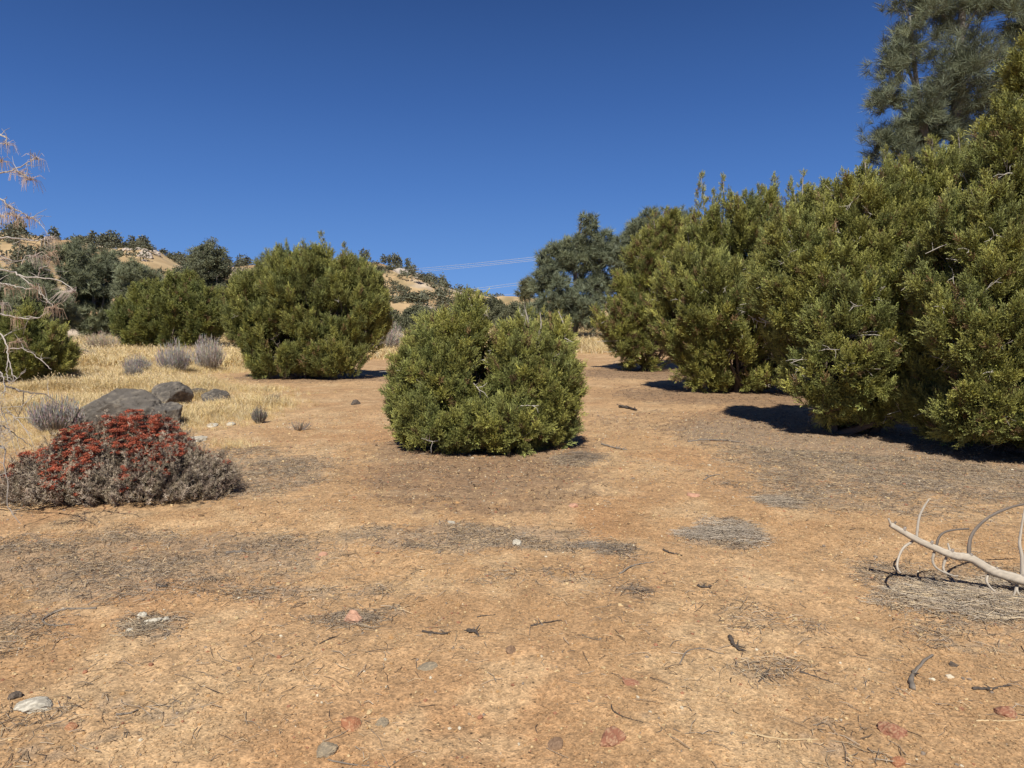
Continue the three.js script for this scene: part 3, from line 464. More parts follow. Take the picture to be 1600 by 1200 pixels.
// power lines that cross the valley in front of the hills
M.wire = new THREE.MeshStandardMaterial({ color: 0xdfe3e8, roughness: 0.45, metalness: 0.6 });
[[[-73.65, 17.02, -262], [50.19, 24.54, -205], 'topmost'], [[-73.66, 16.33, -262], [50.2, 24.01, -205], 'second from the top'], [[-73.68, 15.76, -262], [50.21, 23.57, -205], 'third from the top'], [[-73.91, 6.3, -262], [50.3, 19.22, -205], 'fourth from the top'], [[-73.93, 5.82, -262], [50.32, 18.42, -205], 'fifth from the top'], [[-74.02, 2.19, -262], [50.36, 16.61, -205], 'lowest']].forEach(([a, b, w]) => {
  const A = V(...a), B = V(...b), pts = []; for (let i = 0; i <= 24; i++) { const t = i / 24, p = A.clone().lerp(B, t); p.y -= 4 * 1.1 * t * (1 - t); pts.push(p); }
  const g = new THREE.TubeGeometry(new THREE.CatmullRomCurve3(pts), 48, 0.045, 5);
  tag(mesh('power_line', g, M.wire, scene), `pale overhead power line in the blue sky, ${w} of the six`, 'power line', 'overhead power lines');
});

// ---------------------------------------------------------------- rocks
const rockRelief = reliefTex.clone(); rockRelief.repeat.set(0.22, 0.22); rockRelief.needsUpdate = true;
M.rock = std({ roughness: 0.95, bumpMap: rockRelief, bumpScale: 0.02 });
function rockGeo(seed, cuts, detail, colA, colB, rough = 0.06) { // a lump cut by planes, broken and weathered
  const rng = RNG(seed); let g = new THREE.IcosahedronGeometry(1, detail); g.deleteAttribute('uv'); g.deleteAttribute('normal'); g = mergeVertices(g, 1e-4);
  const planes = []; for (let i = 0; i < cuts; i++) planes.push([randDir(rng), 0.56 + 0.34 * rng()]);
  const p = g.attributes.position, col = [], d = V();
  for (let i = 0; i < p.count; i++) {
    d.fromBufferAttribute(p, i).normalize(); let r = 1;
    for (const [n, k] of planes) { const q = d.dot(n); if (q > 0.01) r = Math.min(r, k / q); }
    const n1 = fbm(d.x * 2.5 + seed, d.y * 2.5 + d.z * 2.1, 4, seed), n2 = fbm(d.x * 8 + d.z * 5, d.y * 8 - d.z * 6 + seed, 3, seed + 3), crack = Math.abs(fbm(d.x * 3 + d.y * 1.3, d.z * 3 - d.y * 1.1 + seed, 3, seed + 8) - 0.5);
    r *= 1 + rough * 3 * (n1 - 0.5) + rough * 1.3 * (n2 - 0.5) - (crack < 0.02 ? rough * 1.3 * (1 - crack / 0.02) : 0);
    p.setXYZ(i, d.x * r, d.y * r, d.z * r);
    const c = mix3(colA, colB, sm(0.45, 0.68, n2 * 0.6 + n1 * 0.4)), k = 0.8 + 0.4 * n2; col.push(c[0] * k, c[1] * k, c[2] * k);
  }
  { const uv = []; for (let i = 0; i < p.count; i++) uv.push(p.getX(i) + 0.6 * p.getZ(i), p.getY(i) - 0.5 * p.getZ(i)); g.setAttribute('uv', new THREE.Float32BufferAttribute(uv, 2)); }
  g.setAttribute('color', new THREE.Float32BufferAttribute(col, 3)); g.computeVertexNormals(); return g;
}
const dkRock = [0.125, 0.112, 0.098], ltRock = [0.215, 0.19, 0.155];
[ // seed, x, z, y, sx, sy, sz, turn, tilt, label
  [501, -5.95, -10.9, 0.08, 0.7, 0.6, 0.66, 0.3, 0.15, 'large dark grey domed boulder behind the red flowered shrub'],
  [502, -5.36, -10.85, 0.04, 0.38, 0.54, 0.52, 0.9, -0.4, 'dark grey boulder slab split from the right of the domed one'],
  [503, -6.55, -11.0, -0.02, 0.42, 0.3, 0.42, 1.7, 0.1, 'low dark rock against the left foot of the domed boulder'],
  [504, -6.5, -13.7, 0.05, 0.42, 0.42, 0.4, 0.6, 0.1, 'jagged dark rock just beyond the big boulders'],
  [505, -6.95, -13.8, 0.0, 0.3, 0.3, 0.3, 2.2, 0.0, 'smaller dark rock left of the jagged one'],
  [506, -5.85, -14.2, 0.0, 0.34, 0.3, 0.32, 1.1, -0.1, 'low brownish rock in the grass right of the jagged one'],
  [507, -6.35, -14.6, -0.02, 0.26, 0.24, 0.26, 3.0, 0, 'small brown rock in the grass farthest of the rock group'],
].forEach(([s, x, z, y, sx, sy, sz, ry, rz, label]) => { const m = mesh('boulder', rockGeo(s, 18, 34, dkRock, ltRock, 0.055), M.rock, scene); m.position.set(x, H(x, z) + y, z); m.scale.set(sx, sy, sz); m.rotation.set(0, ry, rz); tag(m, label, 'boulder', 'dark boulders in the meadow'); });

// ---------------------------------------------------------------- red flowered buckwheat shrub
{
  const x0 = -3.42, z0 = -6.55, t = thing('buckwheat_shrub', 'low spreading shrub with rust red flower heads beside the boulders', 'shrub', x0, H(x0, z0), z0), rng = RNG(610), b = new MB(), leaves = [], heads = [];
  const leafG = (() => { const r = RNG(611), m = new MB(); for (let i = 0; i < 26; i++) { const tt = r(), a = r() * 6.28, tl = 0.7 + 0.5 * r(), d = V(Math.cos(a) * Math.sin(tl), Math.cos(tl), Math.sin(a) * Math.sin(tl)), q = 0.7 + 0.6 * r(); m.leaf(0, tt * 0.12, 0, d, V(-Math.sin(a), 0.2, Math.cos(a)).normalize(), 0.022 + 0.018 * r(), 0.006, [q, q, q], 0.3); } m.tube([V(0, -0.02, 0), V(0.004, 0.06, 0), V(0, 0.13, 0)], 0.0025, 0.0012, 3, [0.9, 0.9, 0.9], 0.2, r); return m.geo(true); })();
  const headG = (() => { const r = RNG(612), m = new MB(); for (let i = 0; i < 60; i++) { const a = r() * 6.28, q = Math.sqrt(r()) * 0.024, d = randDir(r), s = randDir(r).cross(d).normalize(), w = 0.7 + 0.6 * r(); m.leaf(Math.cos(a) * q, 0.008 * r(), Math.sin(a) * q, d, s, 0.012, 0.008, [w, w, w], 0.35); } m.tube([V(0.004, -0.1, 0), V(0, -0.05, 0.003), V(0, 0, 0)], 0.0016, 0.0014, 3, [0.75, 1.6, 2.2], 0.2, r); return m.geo(true); })();
  t.scale.set(0.84, 0.9, 0.95); t.position.x = -3.55;
  const mounds = [[-0.3, -0.05, 0.62, 0.5, 0.58], [0.32, 0.0, 0.6, 0.48, 0.5], [0.0, -0.2, 0.7, 0.5, 0.66], [0.78, 0.1, 0.4, 0.36, 0.36], [-0.8, 0.15, 0.36, 0.36, 0.36], [-0.35, 0.35, 0.6, 0.28, 0.3], [0.4, 0.3, 0.5, 0.26, 0.3]]; // x, z, rx, rz, height
  const topAt = (x, z) => { let h = 0; for (const [mx, mz, rx, rz, hh] of mounds) { const q = ((x - mx) / rx) ** 2 + ((z - mz) / rz) ** 2; if (q < 1) h = Math.max(h, hh * Math.sqrt(1 - q)); } return h; };
  for (let k = 0; k < 5200; k++) {
    const x = (rng() - 0.5) * 2.5, z = (rng() - 0.5) * 1.5, h = topAt(x, z); if (h < 0.03) continue;
    const hv = h * (0.72 + 0.55 * vn(x * 7, z * 7, 19)), y = hv * (1 - 0.6 * rng() ** 1.5), d = V(x * 0.7 + (rng() - 0.5) * 1.5, 0.8, z * 0.9 + (rng() - 0.5) * 1.5).normalize(), w = 0.65 + 0.7 * rng(), c = rng() < 0.3 ? [0.42, 0.35, 0.27] : rng() < 0.5 ? [0.22, 0.165, 0.125] : [0.25, 0.205, 0.14];
    leaves.push({ m: place(V(x, y, z), d, rng() * 6.28, 0.8 + 0.6 * rng()), c: [c[0] * w, c[1] * w, c[2] * w] });
    if (k % 4 === 0) b.tube(curve([V(x * 0.35, 0, z * 0.35), V(x * 0.8, y * 0.55, z * 0.8), V(x, y, z)], 4), 0.004, 0.0018, 3, [0.17, 0.13, 0.1], 0.3, rng);
  }
  for (let k = 0; k < 260; k++) { // long wands that sprawl past the mound
    const a = rng() * 6.28, x = Math.cos(a) * 1.05 * Math.sqrt(rng()), z = Math.sin(a) * 0.55 * Math.sqrt(rng()), h = topAt(x, z) * (0.7 + 0.3 * rng()); if (h < 0.05) continue;
    const e = V(x * 1.12 + (rng() - 0.5) * 0.25, h + 0.02 + 0.13 * rng(), z * 1.15 + (rng() - 0.5) * 0.25), pts = curve([V(x * 0.5, 0, z * 0.5), V(x * 0.95, h * 0.6, z * 0.95), e], 6); b.tube(pts, 0.0035, 0.0014, 3, [0.34, 0.28, 0.22], 0.3, rng);
    for (let j = 2; j < 7; j++) for (let i = 0; i < 2; i++) { const w = 0.7 + 0.6 * rng(), dd = pts[j].clone().sub(pts[j - 1]).normalize().add(randDir(rng).multiplyScalar(0.5)).normalize(); leaves.push({ m: place(pts[j].clone(), dd, rng() * 6.28, 0.5 + 0.5 * rng()), c: [0.36 * w, 0.3 * w, 0.22 * w] }); }
  }
  for (let k = 0; k < 7500 && heads.length < 2000; k++) {
    const x = (rng() - 0.5) * 2.3, z = (rng() - 0.5) * 1.3, h = topAt(x, z), f = fbm(x * 2.6 + 5, z * 2.6 + 3, 3, 15) + 0.14 * (h / 0.66) + 0.06 - 0.12 * sm(0.5, 1.05, x) - 0.05 * sm(0.3, 0.6, z); if (h < 0.12 || f < 0.46 || rng() > (f - 0.4) * 6) continue;
    const w = 0.7 + 0.6 * rng(), y = h * (0.8 + 0.4 * vn(x * 7, z * 7, 19)) + 0.03 + 0.12 * rng() ** 1.5, d = V(x * 0.25 + (rng() - 0.5) * 0.3, 1, z * 0.3 + 0.12 + (rng() - 0.5) * 0.3).normalize(), n = 1 + (rng() * 3 | 0);
    for (let j = 0; j < n; j++) heads.push({ m: place(V(x + (rng() - 0.5) * 0.06, y + (rng() - 0.5) * 0.015, z + (rng() - 0.5) * 0.06), d, rng() * 6.28, 0.85 + 0.65 * rng()), c: [0.4 * w, 0.105 * w, 0.055 * w] });
  }
  mesh('stems', b.geo(), M.bark, t).userData.kind = 'stuff'; instanced('leaves', leafG, M.leaf, leaves, t); instanced('flower_heads', headG, M.leaf, heads, t);
}

// ---------------------------------------------------------------- grey dry brush
function brush(label, x, z, w, h, seed, col = [0.33, 0.3, 0.28], n = 420) {
  const rng = RNG(seed), t = thing('grey_brush', label, 'dry brush', x, H(x, z), z, 'grey dry brush'), b = new MB();
  for (let k = 0; k < n; k++) {
    const a = rng() * 6.28, q = Math.sqrt(rng()), e = V(Math.cos(a) * q * w / 2, h * (1 - 0.4 * q * q) * (0.6 + 0.45 * rng()), Math.sin(a) * q * w / 2), f = V(e.x * 0.2, -0.02, e.z * 0.2), m = V(e.x * 0.75, e.y * 0.5, e.z * 0.75), pts = curve([f, m, e], 4), s = 0.6 + 0.6 * rng(), c = col.map((v) => v * s);
    b.tube(pts, 0.004 * (0.6 + w * 0.5), 0.0016 * (0.6 + w * 0.5), 3, c, 0.2, rng);
    for (let j = 0; j < 5; j++) { const p = pts[2 + (j % 3)], d = V(e.x * 0.5 + (rng() - 0.5) * 0.5, 0.9, e.z * 0.5 + (rng() - 0.5) * 0.5).normalize(); b.leaf(p.x, p.y, p.z, d, V(rng() - 0.5, 0, rng() - 0.5).normalize(), 0.08 * h / 0.6 * (0.5 + rng()), 0.012 * (0.5 + w * 0.5), c.map((v) => v * (0.9 + 0.5 * rng())), 0.3); }
  }
  mesh('stems', b.geo(true), M.straw, t).userData.kind = 'stuff'; return t;
}
brush('round pale grey brush left of the big domed boulder', -6.5, -10.2, 0.75, 0.5, 701);
brush('tallest pale grey brush in front of the dark wide juniper', -9.75, -20.8, 1.0, 0.95, 702, [0.36, 0.33, 0.31]);
brush('pale grey brush just right of the tallest one', -9.35, -22.2, 1.0, 1.05, 703, [0.42, 0.38, 0.34]);
brush('low grey brush left of the tallest one', -10.5, -20.2, 0.8, 0.6, 704);
brush('small low grey brush between its two grey neighbours', -10.1, -19.2, 0.5, 0.4, 705, [0.28, 0.25, 0.22]);
brush('straw grey brush at the right foot of the fan shaped juniper', -5.45, -31, 1.6, 1.5, 706, [0.42, 0.38, 0.33]);
brush('grey brush at the meadow edge under the shaggy pine', -16.0, -26.5, 1.2, 0.6, 707, [0.32, 0.28, 0.23]);
brush('straw brush between shaggy pine and dark wide juniper', -17.6, -31, 1.5, 0.9, 708, [0.45, 0.38, 0.28]);
brush('dry brush under the shaggy pine at far left meadow', -19.5, -29, 2.0, 0.8, 709, [0.36, 0.3, 0.23]);
brush('small round grey stump of brush on the dirt below the rocks', -3.95, -11.2, 0.27, 0.27, 710, [0.2, 0.18, 0.16], 160);
brush('small dark brush in the short grass right of the rocks', -4.7, -14.1, 0.3, 0.16, 711, [0.17, 0.15, 0.13], 90);
brush('small scraggly dry brush on dirt right of the stump', -3.1, -10.4, 0.4, 0.14, 712, [0.25, 0.21, 0.18], 60);

// ---------------------------------------------------------------- dry meadow grass
function grassTuft(seed, n, h, spread) {
  const rng = RNG(seed), b = new MB();
  for (let i = 0; i < n; i++) {
    const a = rng() * 6.28, q = spread * Math.sqrt(rng()), x = Math.cos(a) * q, z = Math.sin(a) * q, hh = h * (0.5 + 0.6 * rng()), la = rng() * 6.28, ln = hh * (0.15 + 0.8 * rng() ** 2), lx = Math.cos(la) * ln, lz = Math.sin(la) * ln, w = 0.002 + 0.0022 * rng(), sx = -Math.sin(la + rng()), sz = Math.cos(la + rng()), k = 0.75 + 0.5 * rng(), c = [k, k * (0.95 + 0.1 * rng()), k * (0.85 + 0.3 * rng())];
    const p = [0, 0.5, 1].map((t) => [x + lx * t * t, hh * t * (1 - 0.12 * t), z + lz * t * t]);
    const v0 = b.v(p[0][0] - sx * w, 0, p[0][2] - sz * w, c), v1 = b.v(p[0][0] + sx * w, 0, p[0][2] + sz * w, c), v2 = b.v(p[1][0] - sx * w * 0.8, p[1][1], p[1][2] - sz * w * 0.8, c), v3 = b.v(p[1][0] + sx * w * 0.8, p[1][1], p[1][2] + sz * w * 0.8, c), v4 = b.v(p[2][0], p[2][1], p[2][2], c);
    b.tri(v0, v1, v2); b.tri(v1, v3, v2); b.tri(v2, v3, v4);
    if (rng() < 0.4) b.leaf(p[2][0], p[2][1] - 0.02, p[2][2], V(lx, hh * 0.6, lz).normalize(), V(sx, 0, sz).normalize(), 0.035, 0.006, [c[0] * 1.05, c[1] * 1.02, c[2]], 0.2);
  }
  return b.geo(true);
}
{
  const G = [grassTuft(801, 24, 0.3, 0.1), grassTuft(802, 22, 0.22, 0.11)], near = [[], []], far = [[], []], rng = RNG(803);
  const gold = [[0.64, 0.49, 0.24], [0.7, 0.57, 0.32], [0.54, 0.41, 0.2], [0.66, 0.56, 0.36]];
  for (let k = 0; k < 80000; k++) {
    const z = -7.2 - 17.8 * rng(), x = -3.2 + z * 0.78 * rng() ** 0.9; const g = grassAmount(x, z); if (rng() > g) continue;
    if (((x + 3.42) / 1.2) ** 2 + ((z + 6.5) / 0.8) ** 2 < 1) continue;
    const edge = sm(0.2, 0.9, g), s = mix(0.32, 1.0, edge * sm(-8, -16, z)) * (0.7 + 0.6 * rng()) * (0.75 + 0.5 * vn(x * 0.8, z * 0.8, 6)), c = gold[(rng() * 4) | 0], w = 0.8 + 0.35 * rng();
    near[k & 1].push({ m: place(V(x, H(x, z) - 0.01, z), V((rng() - 0.5) * 0.35, 1, (rng() - 0.5) * 0.35).normalize(), rng() * 6.28, V(s * 1.2, s, s * 1.2)), c: c.map((v) => v * w) });
  }
  for (let k = 0; k < 52000; k++) {
    const z = -24 - 26 * rng(), x = 9 - (9 - z * 0.8) * rng(); const g = grassAmount(x, z); if (rng() > g) continue;
    const s = 1.2 + 0.7 * rng(), c = gold[(rng() * 4) | 0], w = 0.8 + 0.35 * rng();
    far[k & 1].push({ m: place(V(x, H(x, z) - 0.01, z), V((rng() - 0.5) * 0.3, 1, (rng() - 0.5) * 0.3).normalize(), rng() * 6.28, V(s * 1.7, s, s * 1.7)), c: c.map((v) => v * w) });
  }
  const lab = ['thick golden dry grass over the left meadow', 'thin pale dry grass mixed through the left meadow', 'golden dry grass on the far side of the clearing', 'pale dry grass on the far side of the clearing'];
  [near[0], near[1], far[0], far[1]].forEach((it, i) => tag(instanced('dry_grass', G[i & 1], M.straw, it, scene), lab[i], 'grass'));
}

// ---------------------------------------------------------------- dead pine at the left edge
const DEAD = [
  [[-4.304,2.367,-5.2],[-3.826,2.552,-5.125],[-3.503,2.603,-5.05],[-3.32,2.622,-4.975],[-3.16,2.668,-4.9]],
  [[-3.347,2.608,-4.95],[-3.255,2.565,-4.9],[-3.165,2.522,-4.85]],
  [[-4.294,2.5,-5.2],[-3.83,2.775,-5.15],[-3.544,2.863,-5.1],[-3.453,2.842,-5.05],[-3.414,2.783,-5]],
  [[-4.31,2.277,-5.2],[-3.811,2.504,-5.1],[-3.479,2.423,-5],[-3.362,2.356,-4.9],[-3.222,2.275,-4.8]],
  [[-3.362,2.356,-4.9],[-3.203,2.284,-4.867],[-3.128,2.25,-4.833],[-3.04,2.155,-4.8]],
  [[-4.327,2.053,-5.2],[-3.846,2.165,-5.117],[-3.519,2.165,-5.033],[-3.331,2.147,-4.95],[-3.191,2.121,-4.867],[-3.073,2.124,-4.783],[-2.937,2.127,-4.7]],
  [[-4.337,1.918,-5.2],[-3.842,2.036,-5.1],[-3.504,2.036,-5],[-3.328,1.993,-4.9],[-3.132,2.018,-4.8]],
  [[-4.344,1.827,-5.2],[-3.868,1.976,-5.129],[-3.55,1.944,-5.057],[-3.404,1.926,-4.986],[-3.322,1.9,-4.914],[-3.168,1.879,-4.843],[-2.976,1.858,-4.771],[-2.824,1.785,-4.7]],
  [[-3.152,1.884,-4.85],[-3.125,1.937,-4.833],[-3.062,1.965,-4.817],[-3.035,2.027,-4.8]],
  [[-3.279,1.896,-4.85],[-3.144,1.81,-4.8],[-3.053,1.745,-4.75],[-2.962,1.682,-4.7]],
  [[-4.35,1.736,-5.2],[-3.853,1.876,-5.1],[-3.515,1.853,-5],[-3.36,1.827,-4.9],[-3.166,1.801,-4.8]],
  [[-4.364,1.554,-5.2],[-3.881,1.68,-5.12],[-3.556,1.644,-5.04],[-3.37,1.617,-4.96],[-3.195,1.617,-4.88],[-3.069,1.654,-4.8]],
  [[-4.367,1.508,-5.2],[-3.915,1.599,-5.157],[-3.661,1.532,-5.114],[-3.567,1.474,-5.071],[-3.515,1.4,-5.029],[-3.48,1.335,-4.986],[-3.433,1.25,-4.943],[-3.376,1.2,-4.9]],
  [[-3.49,1.334,-5],[-3.485,1.248,-4.967],[-3.445,1.162,-4.933],[-3.317,1.253,-4.9]],
  [[-4.381,1.324,-5.2],[-3.909,1.328,-5.125],[-3.589,1.242,-5.05],[-3.507,1.136,-4.975],[-3.471,1.078,-4.9]],
  [[-3.524,1.143,-5],[-3.454,1.127,-4.975],[-3.35,1.103,-4.95],[-3.203,1.088,-4.925],[-3.082,1.012,-4.9]],
  [[-3.364,1.103,-4.95],[-3.378,1.006,-4.95],[-3.419,0.917,-4.95]],
  [[-3.565,1.397,-5.1],[-3.411,1.4,-5.033],[-3.26,1.336,-4.967],[-3.133,1.261,-4.9]],
  [[-4.409,0.952,-5.2],[-3.813,0.867,-5.14],[-3.634,0.857,-5.08],[-3.526,0.83,-5.02],[-3.429,0.79,-4.96],[-3.295,0.737,-4.9]],
  [[-3.49,0.983,-4.95],[-3.41,0.92,-4.925],[-3.29,0.813,-4.9]],
  [[-4.402,1.046,-5.2],[-3.641,0.965,-5.1],[-3.531,0.887,-5],[-3.422,0.813,-4.9]],
  [[-4.501,0.844,-5.3],[-3.946,0.7,-5.306],[-3.81,0.675,-5.312],[-3.779,0.625,-5.319],[-3.799,0.527,-5.325],[-3.782,0.404,-5.331],[-3.799,0.207,-5.337],[-3.768,0.141,-5.344],[-3.715,0.056,-5.35]],
];
const TUFTS = [[-3.152,2.668,-4.9],[-3.272,2.573,-4.9],[-3.165,2.522,-4.85],[-3.414,2.783,-5],[-3.455,2.669,-5],[-3.327,2.348,-4.85],[-3.314,2.298,-4.85],[-3.239,2.275,-4.8],[-3.16,2.266,-4.8],[-3.4,2.289,-4.9],[-2.957,2.127,-4.7],[-3.132,2.018,-4.8],[-3.448,2.01,-4.95],[-2.824,1.785,-4.7],[-3.144,1.81,-4.8],[-2.962,1.682,-4.7],[-3.382,1.814,-4.9],[-3.317,1.608,-4.85],[-3.511,1.709,-5],[-3.035,2.027,-4.8],[-3.357,1.453,-4.9]];
const FALLEN = [
  [[2.251,0.388,-4.2],[2.387,0.309,-4.178],[2.509,0.254,-4.156],[2.592,0.223,-4.133],[2.672,0.215,-4.111],[2.792,0.146,-4.089],[2.909,0.112,-4.067],[3.025,0.086,-4.044],[3.306,0.026,-4.022],[3.66,-0.048,-4]],
  [[2.407,0.302,-4.2],[2.445,0.412,-4.25],[2.498,0.466,-4.3],[2.556,0.501,-4.35]],
  [[2.389,0.29,-4.2],[2.306,0.252,-4.162],[2.259,0.179,-4.125],[2.244,0.154,-4.088],[2.239,0.148,-4.05]],
  [[2.507,0.249,-4.17],[2.527,0.317,-4.178],[2.56,0.345,-4.185],[2.621,0.359,-4.192],[2.716,0.364,-4.2]],
  [[2.5,0.234,-4.17],[2.481,0.189,-4.152],[2.487,0.156,-4.135],[2.52,0.132,-4.117],[2.578,0.111,-4.1]],
  [[2.593,0.221,-4.16],[2.595,0.275,-4.2]],
  [[2.571,0.214,-4.16],[2.542,0.153,-4.145],[2.542,0.127,-4.13],[2.587,0.106,-4.115],[2.604,0.111,-4.1]],
  [[2.687,0.205,-4.14],[2.703,0.289,-4.167],[2.736,0.339,-4.193],[2.825,0.413,-4.22],[2.936,0.46,-4.247],[3.087,0.493,-4.273],[3.301,0.478,-4.3]],
  [[2.818,0.131,-4.12],[2.77,0.114,-4.092],[2.749,0.086,-4.063],[2.781,0.04,-4.035],[2.837,0.013,-4.007],[2.912,-0.032,-3.978],[3.038,-0.065,-3.95]],
  [[2.979,0.092,-4.1],[2.988,0.218,-4.125],[2.987,0.287,-4.15],[3.01,0.375,-4.175],[3.042,0.504,-4.2]],
  [[2.952,0.092,-4.1],[2.906,0.034,-4.05],[2.851,0.008,-4]],
  [[2.953,0.088,-4.1],[2.921,0.034,-4.05],[2.932,0.001,-4]],
  [[2.255,0.384,-4.2],[2.234,0.426,-4.2]],
  [[2.259,0.38,-4.2],[2.281,0.407,-4.2]],
];

{
  const x0 = -4.95, z0 = -5.35, t = thing('dead_pine', 'dead pine with bare pale twigs and hanging tan needles at the left edge', 'dead tree', 0, 0, 0), rng = RNG(821), b = new MB(), grey = [0.4, 0.365, 0.33];
  t.position.set(x0, H(x0, z0), z0); const off = t.position, L = (p) => V(p[0] - off.x, p[1] - off.y, p[2] - off.z);
  const tr = new MB(); tr.tube(curve([[0, -0.1, 0], [0.05, 1.2, 0.03], [-0.05, 2.6, 0], [0.03, 4.4, 0.04]], 30), 0.085, 0.03, 10, [0.27, 0.235, 0.2], 0.35, rng, 0.15); mesh('trunk', tr.geo(), M.bark, t);
  DEAD.forEach((pl, i) => {
    const pts = pl.map(L); if (pl[0][0] < -4.4) { pts[0] = V(0, Math.max(0.3, pts[0].y + (i < 12 ? -0.1 : 0.12)), 0); }
    const c = curve(pts, 26), m = new MB(), long = pl.length > 4, dark = i === 6 || i === 15 || i === 18 || i === 16; c.forEach((p, k) => { if (k > 4) p.add(randDir(rng).multiplyScalar(0.006)); });
    m.tube(c, long ? 0.0075 : 0.0042, long ? 0.0026 : 0.0018, 6, dark ? [0.13, 0.11, 0.095] : grey, 0.3, rng, 0.2);
    const nt = 4 + (rng() * 4 | 0); for (let j = 0; j < nt; j++) { const p = c[8 + (rng() * 17 | 0)], e = p.clone().add(randDir(rng).multiplyScalar(0.05 + 0.12 * rng())); m.tube([p, p.clone().lerp(e, 0.5).add(randDir(rng).multiplyScalar(0.012)), e], 0.0028, 0.001, 3, grey, 0.3, rng); }
    mesh('branch', m.geo(), M.bark, t);
  });
  TUFTS.forEach((p, i) => {
    const m = new MB(), q = L(p), n = 30, side = (i === 13 ? -0.09 : 0), tan = rng() < 0.5 ? [0.46, 0.335, 0.24] : [0.5, 0.42, 0.37];
    for (let k = 0; k < n; k++) { const a = rng() * 6.28, sp = 0.015 + 0.075 * rng() ** 1.3, len = 0.035 + 0.05 * rng(), w = 0.7 + 0.6 * rng(), e = q.clone().add(V(Math.cos(a) * sp + side, -len * (rng() < 0.82 ? 1 : -0.1), Math.sin(a) * sp)), md = q.clone().lerp(e, 0.45).add(V(Math.cos(a) * 0.02, 0.025, Math.sin(a) * 0.02)); m.tube([q.clone().add(V((rng() - 0.5) * 0.015, (rng() - 0.5) * 0.02, 0)), md, e], 0.0014, 0.0008, 3, tan.map((v) => v * w), 0.1, rng); }
    mesh('needle_tuft', m.geo(), M.straw, t);
  });
  const fuzz = new MB(); for (let k = 0; k < 260; k++) { const c = [[-3.62, 0.98, -4.95], [-3.58, 0.72, -4.95], [-3.5, 0.86, -4.9], [-3.6, 1.12, -4.95]][k % 4], q = V(...c).sub(off).add(randDir(rng).multiplyScalar(0.1 * rng())), e = q.clone().add(randDir(rng).multiplyScalar(0.05 + 0.08 * rng())); fuzz.tube([q, q.clone().lerp(e, 0.5).add(randDir(rng).multiplyScalar(0.015)), e], 0.0013, 0.0007, 3, [0.45, 0.42, 0.39], 0.2, rng); }
  mesh('tangled_twigs', fuzz.geo(), M.bark, t).userData.kind = 'stuff';
}

// ---------------------------------------------------------------- fallen branch on the right
{
  const o = V(...FALLEN[0][0]), x0 = 2.4, z0 = -4.15, t = thing('fallen_branch', 'bare grey fallen branch with curved twigs at the right edge', 'branch', x0, H(x0, z0), z0), rng = RNG(841), L = (p) => V(p[0] - x0, p[1] - t.position.y, p[2] - z0);
  FALLEN.forEach((pl, i) => {
    const m = new MB(), c = curve(pl.map(L), i ? 22 : 70); if (!i) c.forEach((p, k) => p.add(V(0, 0.0025 * (rng() - 0.5), 0.0025 * (rng() - 0.5))));
    const dark = i === 3 || i === 7 || i === 13; m.tube(c, i ? (i === 7 || i === 9 ? 0.012 : 0.008) : 0.016, i ? (i > 11 ? 0.006 : 0.005) : 0.036, i ? 8 : 14, dark ? [0.15, 0.125, 0.105] : i ? [0.4, 0.355, 0.295] : [0.42, 0.37, 0.3], 0.4, rng, i ? 0.16 : 0.1);
    if (!i) for (let k = 4; k < 70; k += 9) { const p = c[k]; m.tube([p, p.clone().add(V(0.004, 0.026 + 0.01 * rng(), 0.012))], 0.012, 0.008, 6, [0.36, 0.32, 0.28], 0.2, rng); }
    mesh(i ? 'twig' : 'stem', m.geo(), M.wood, t);
  });
}

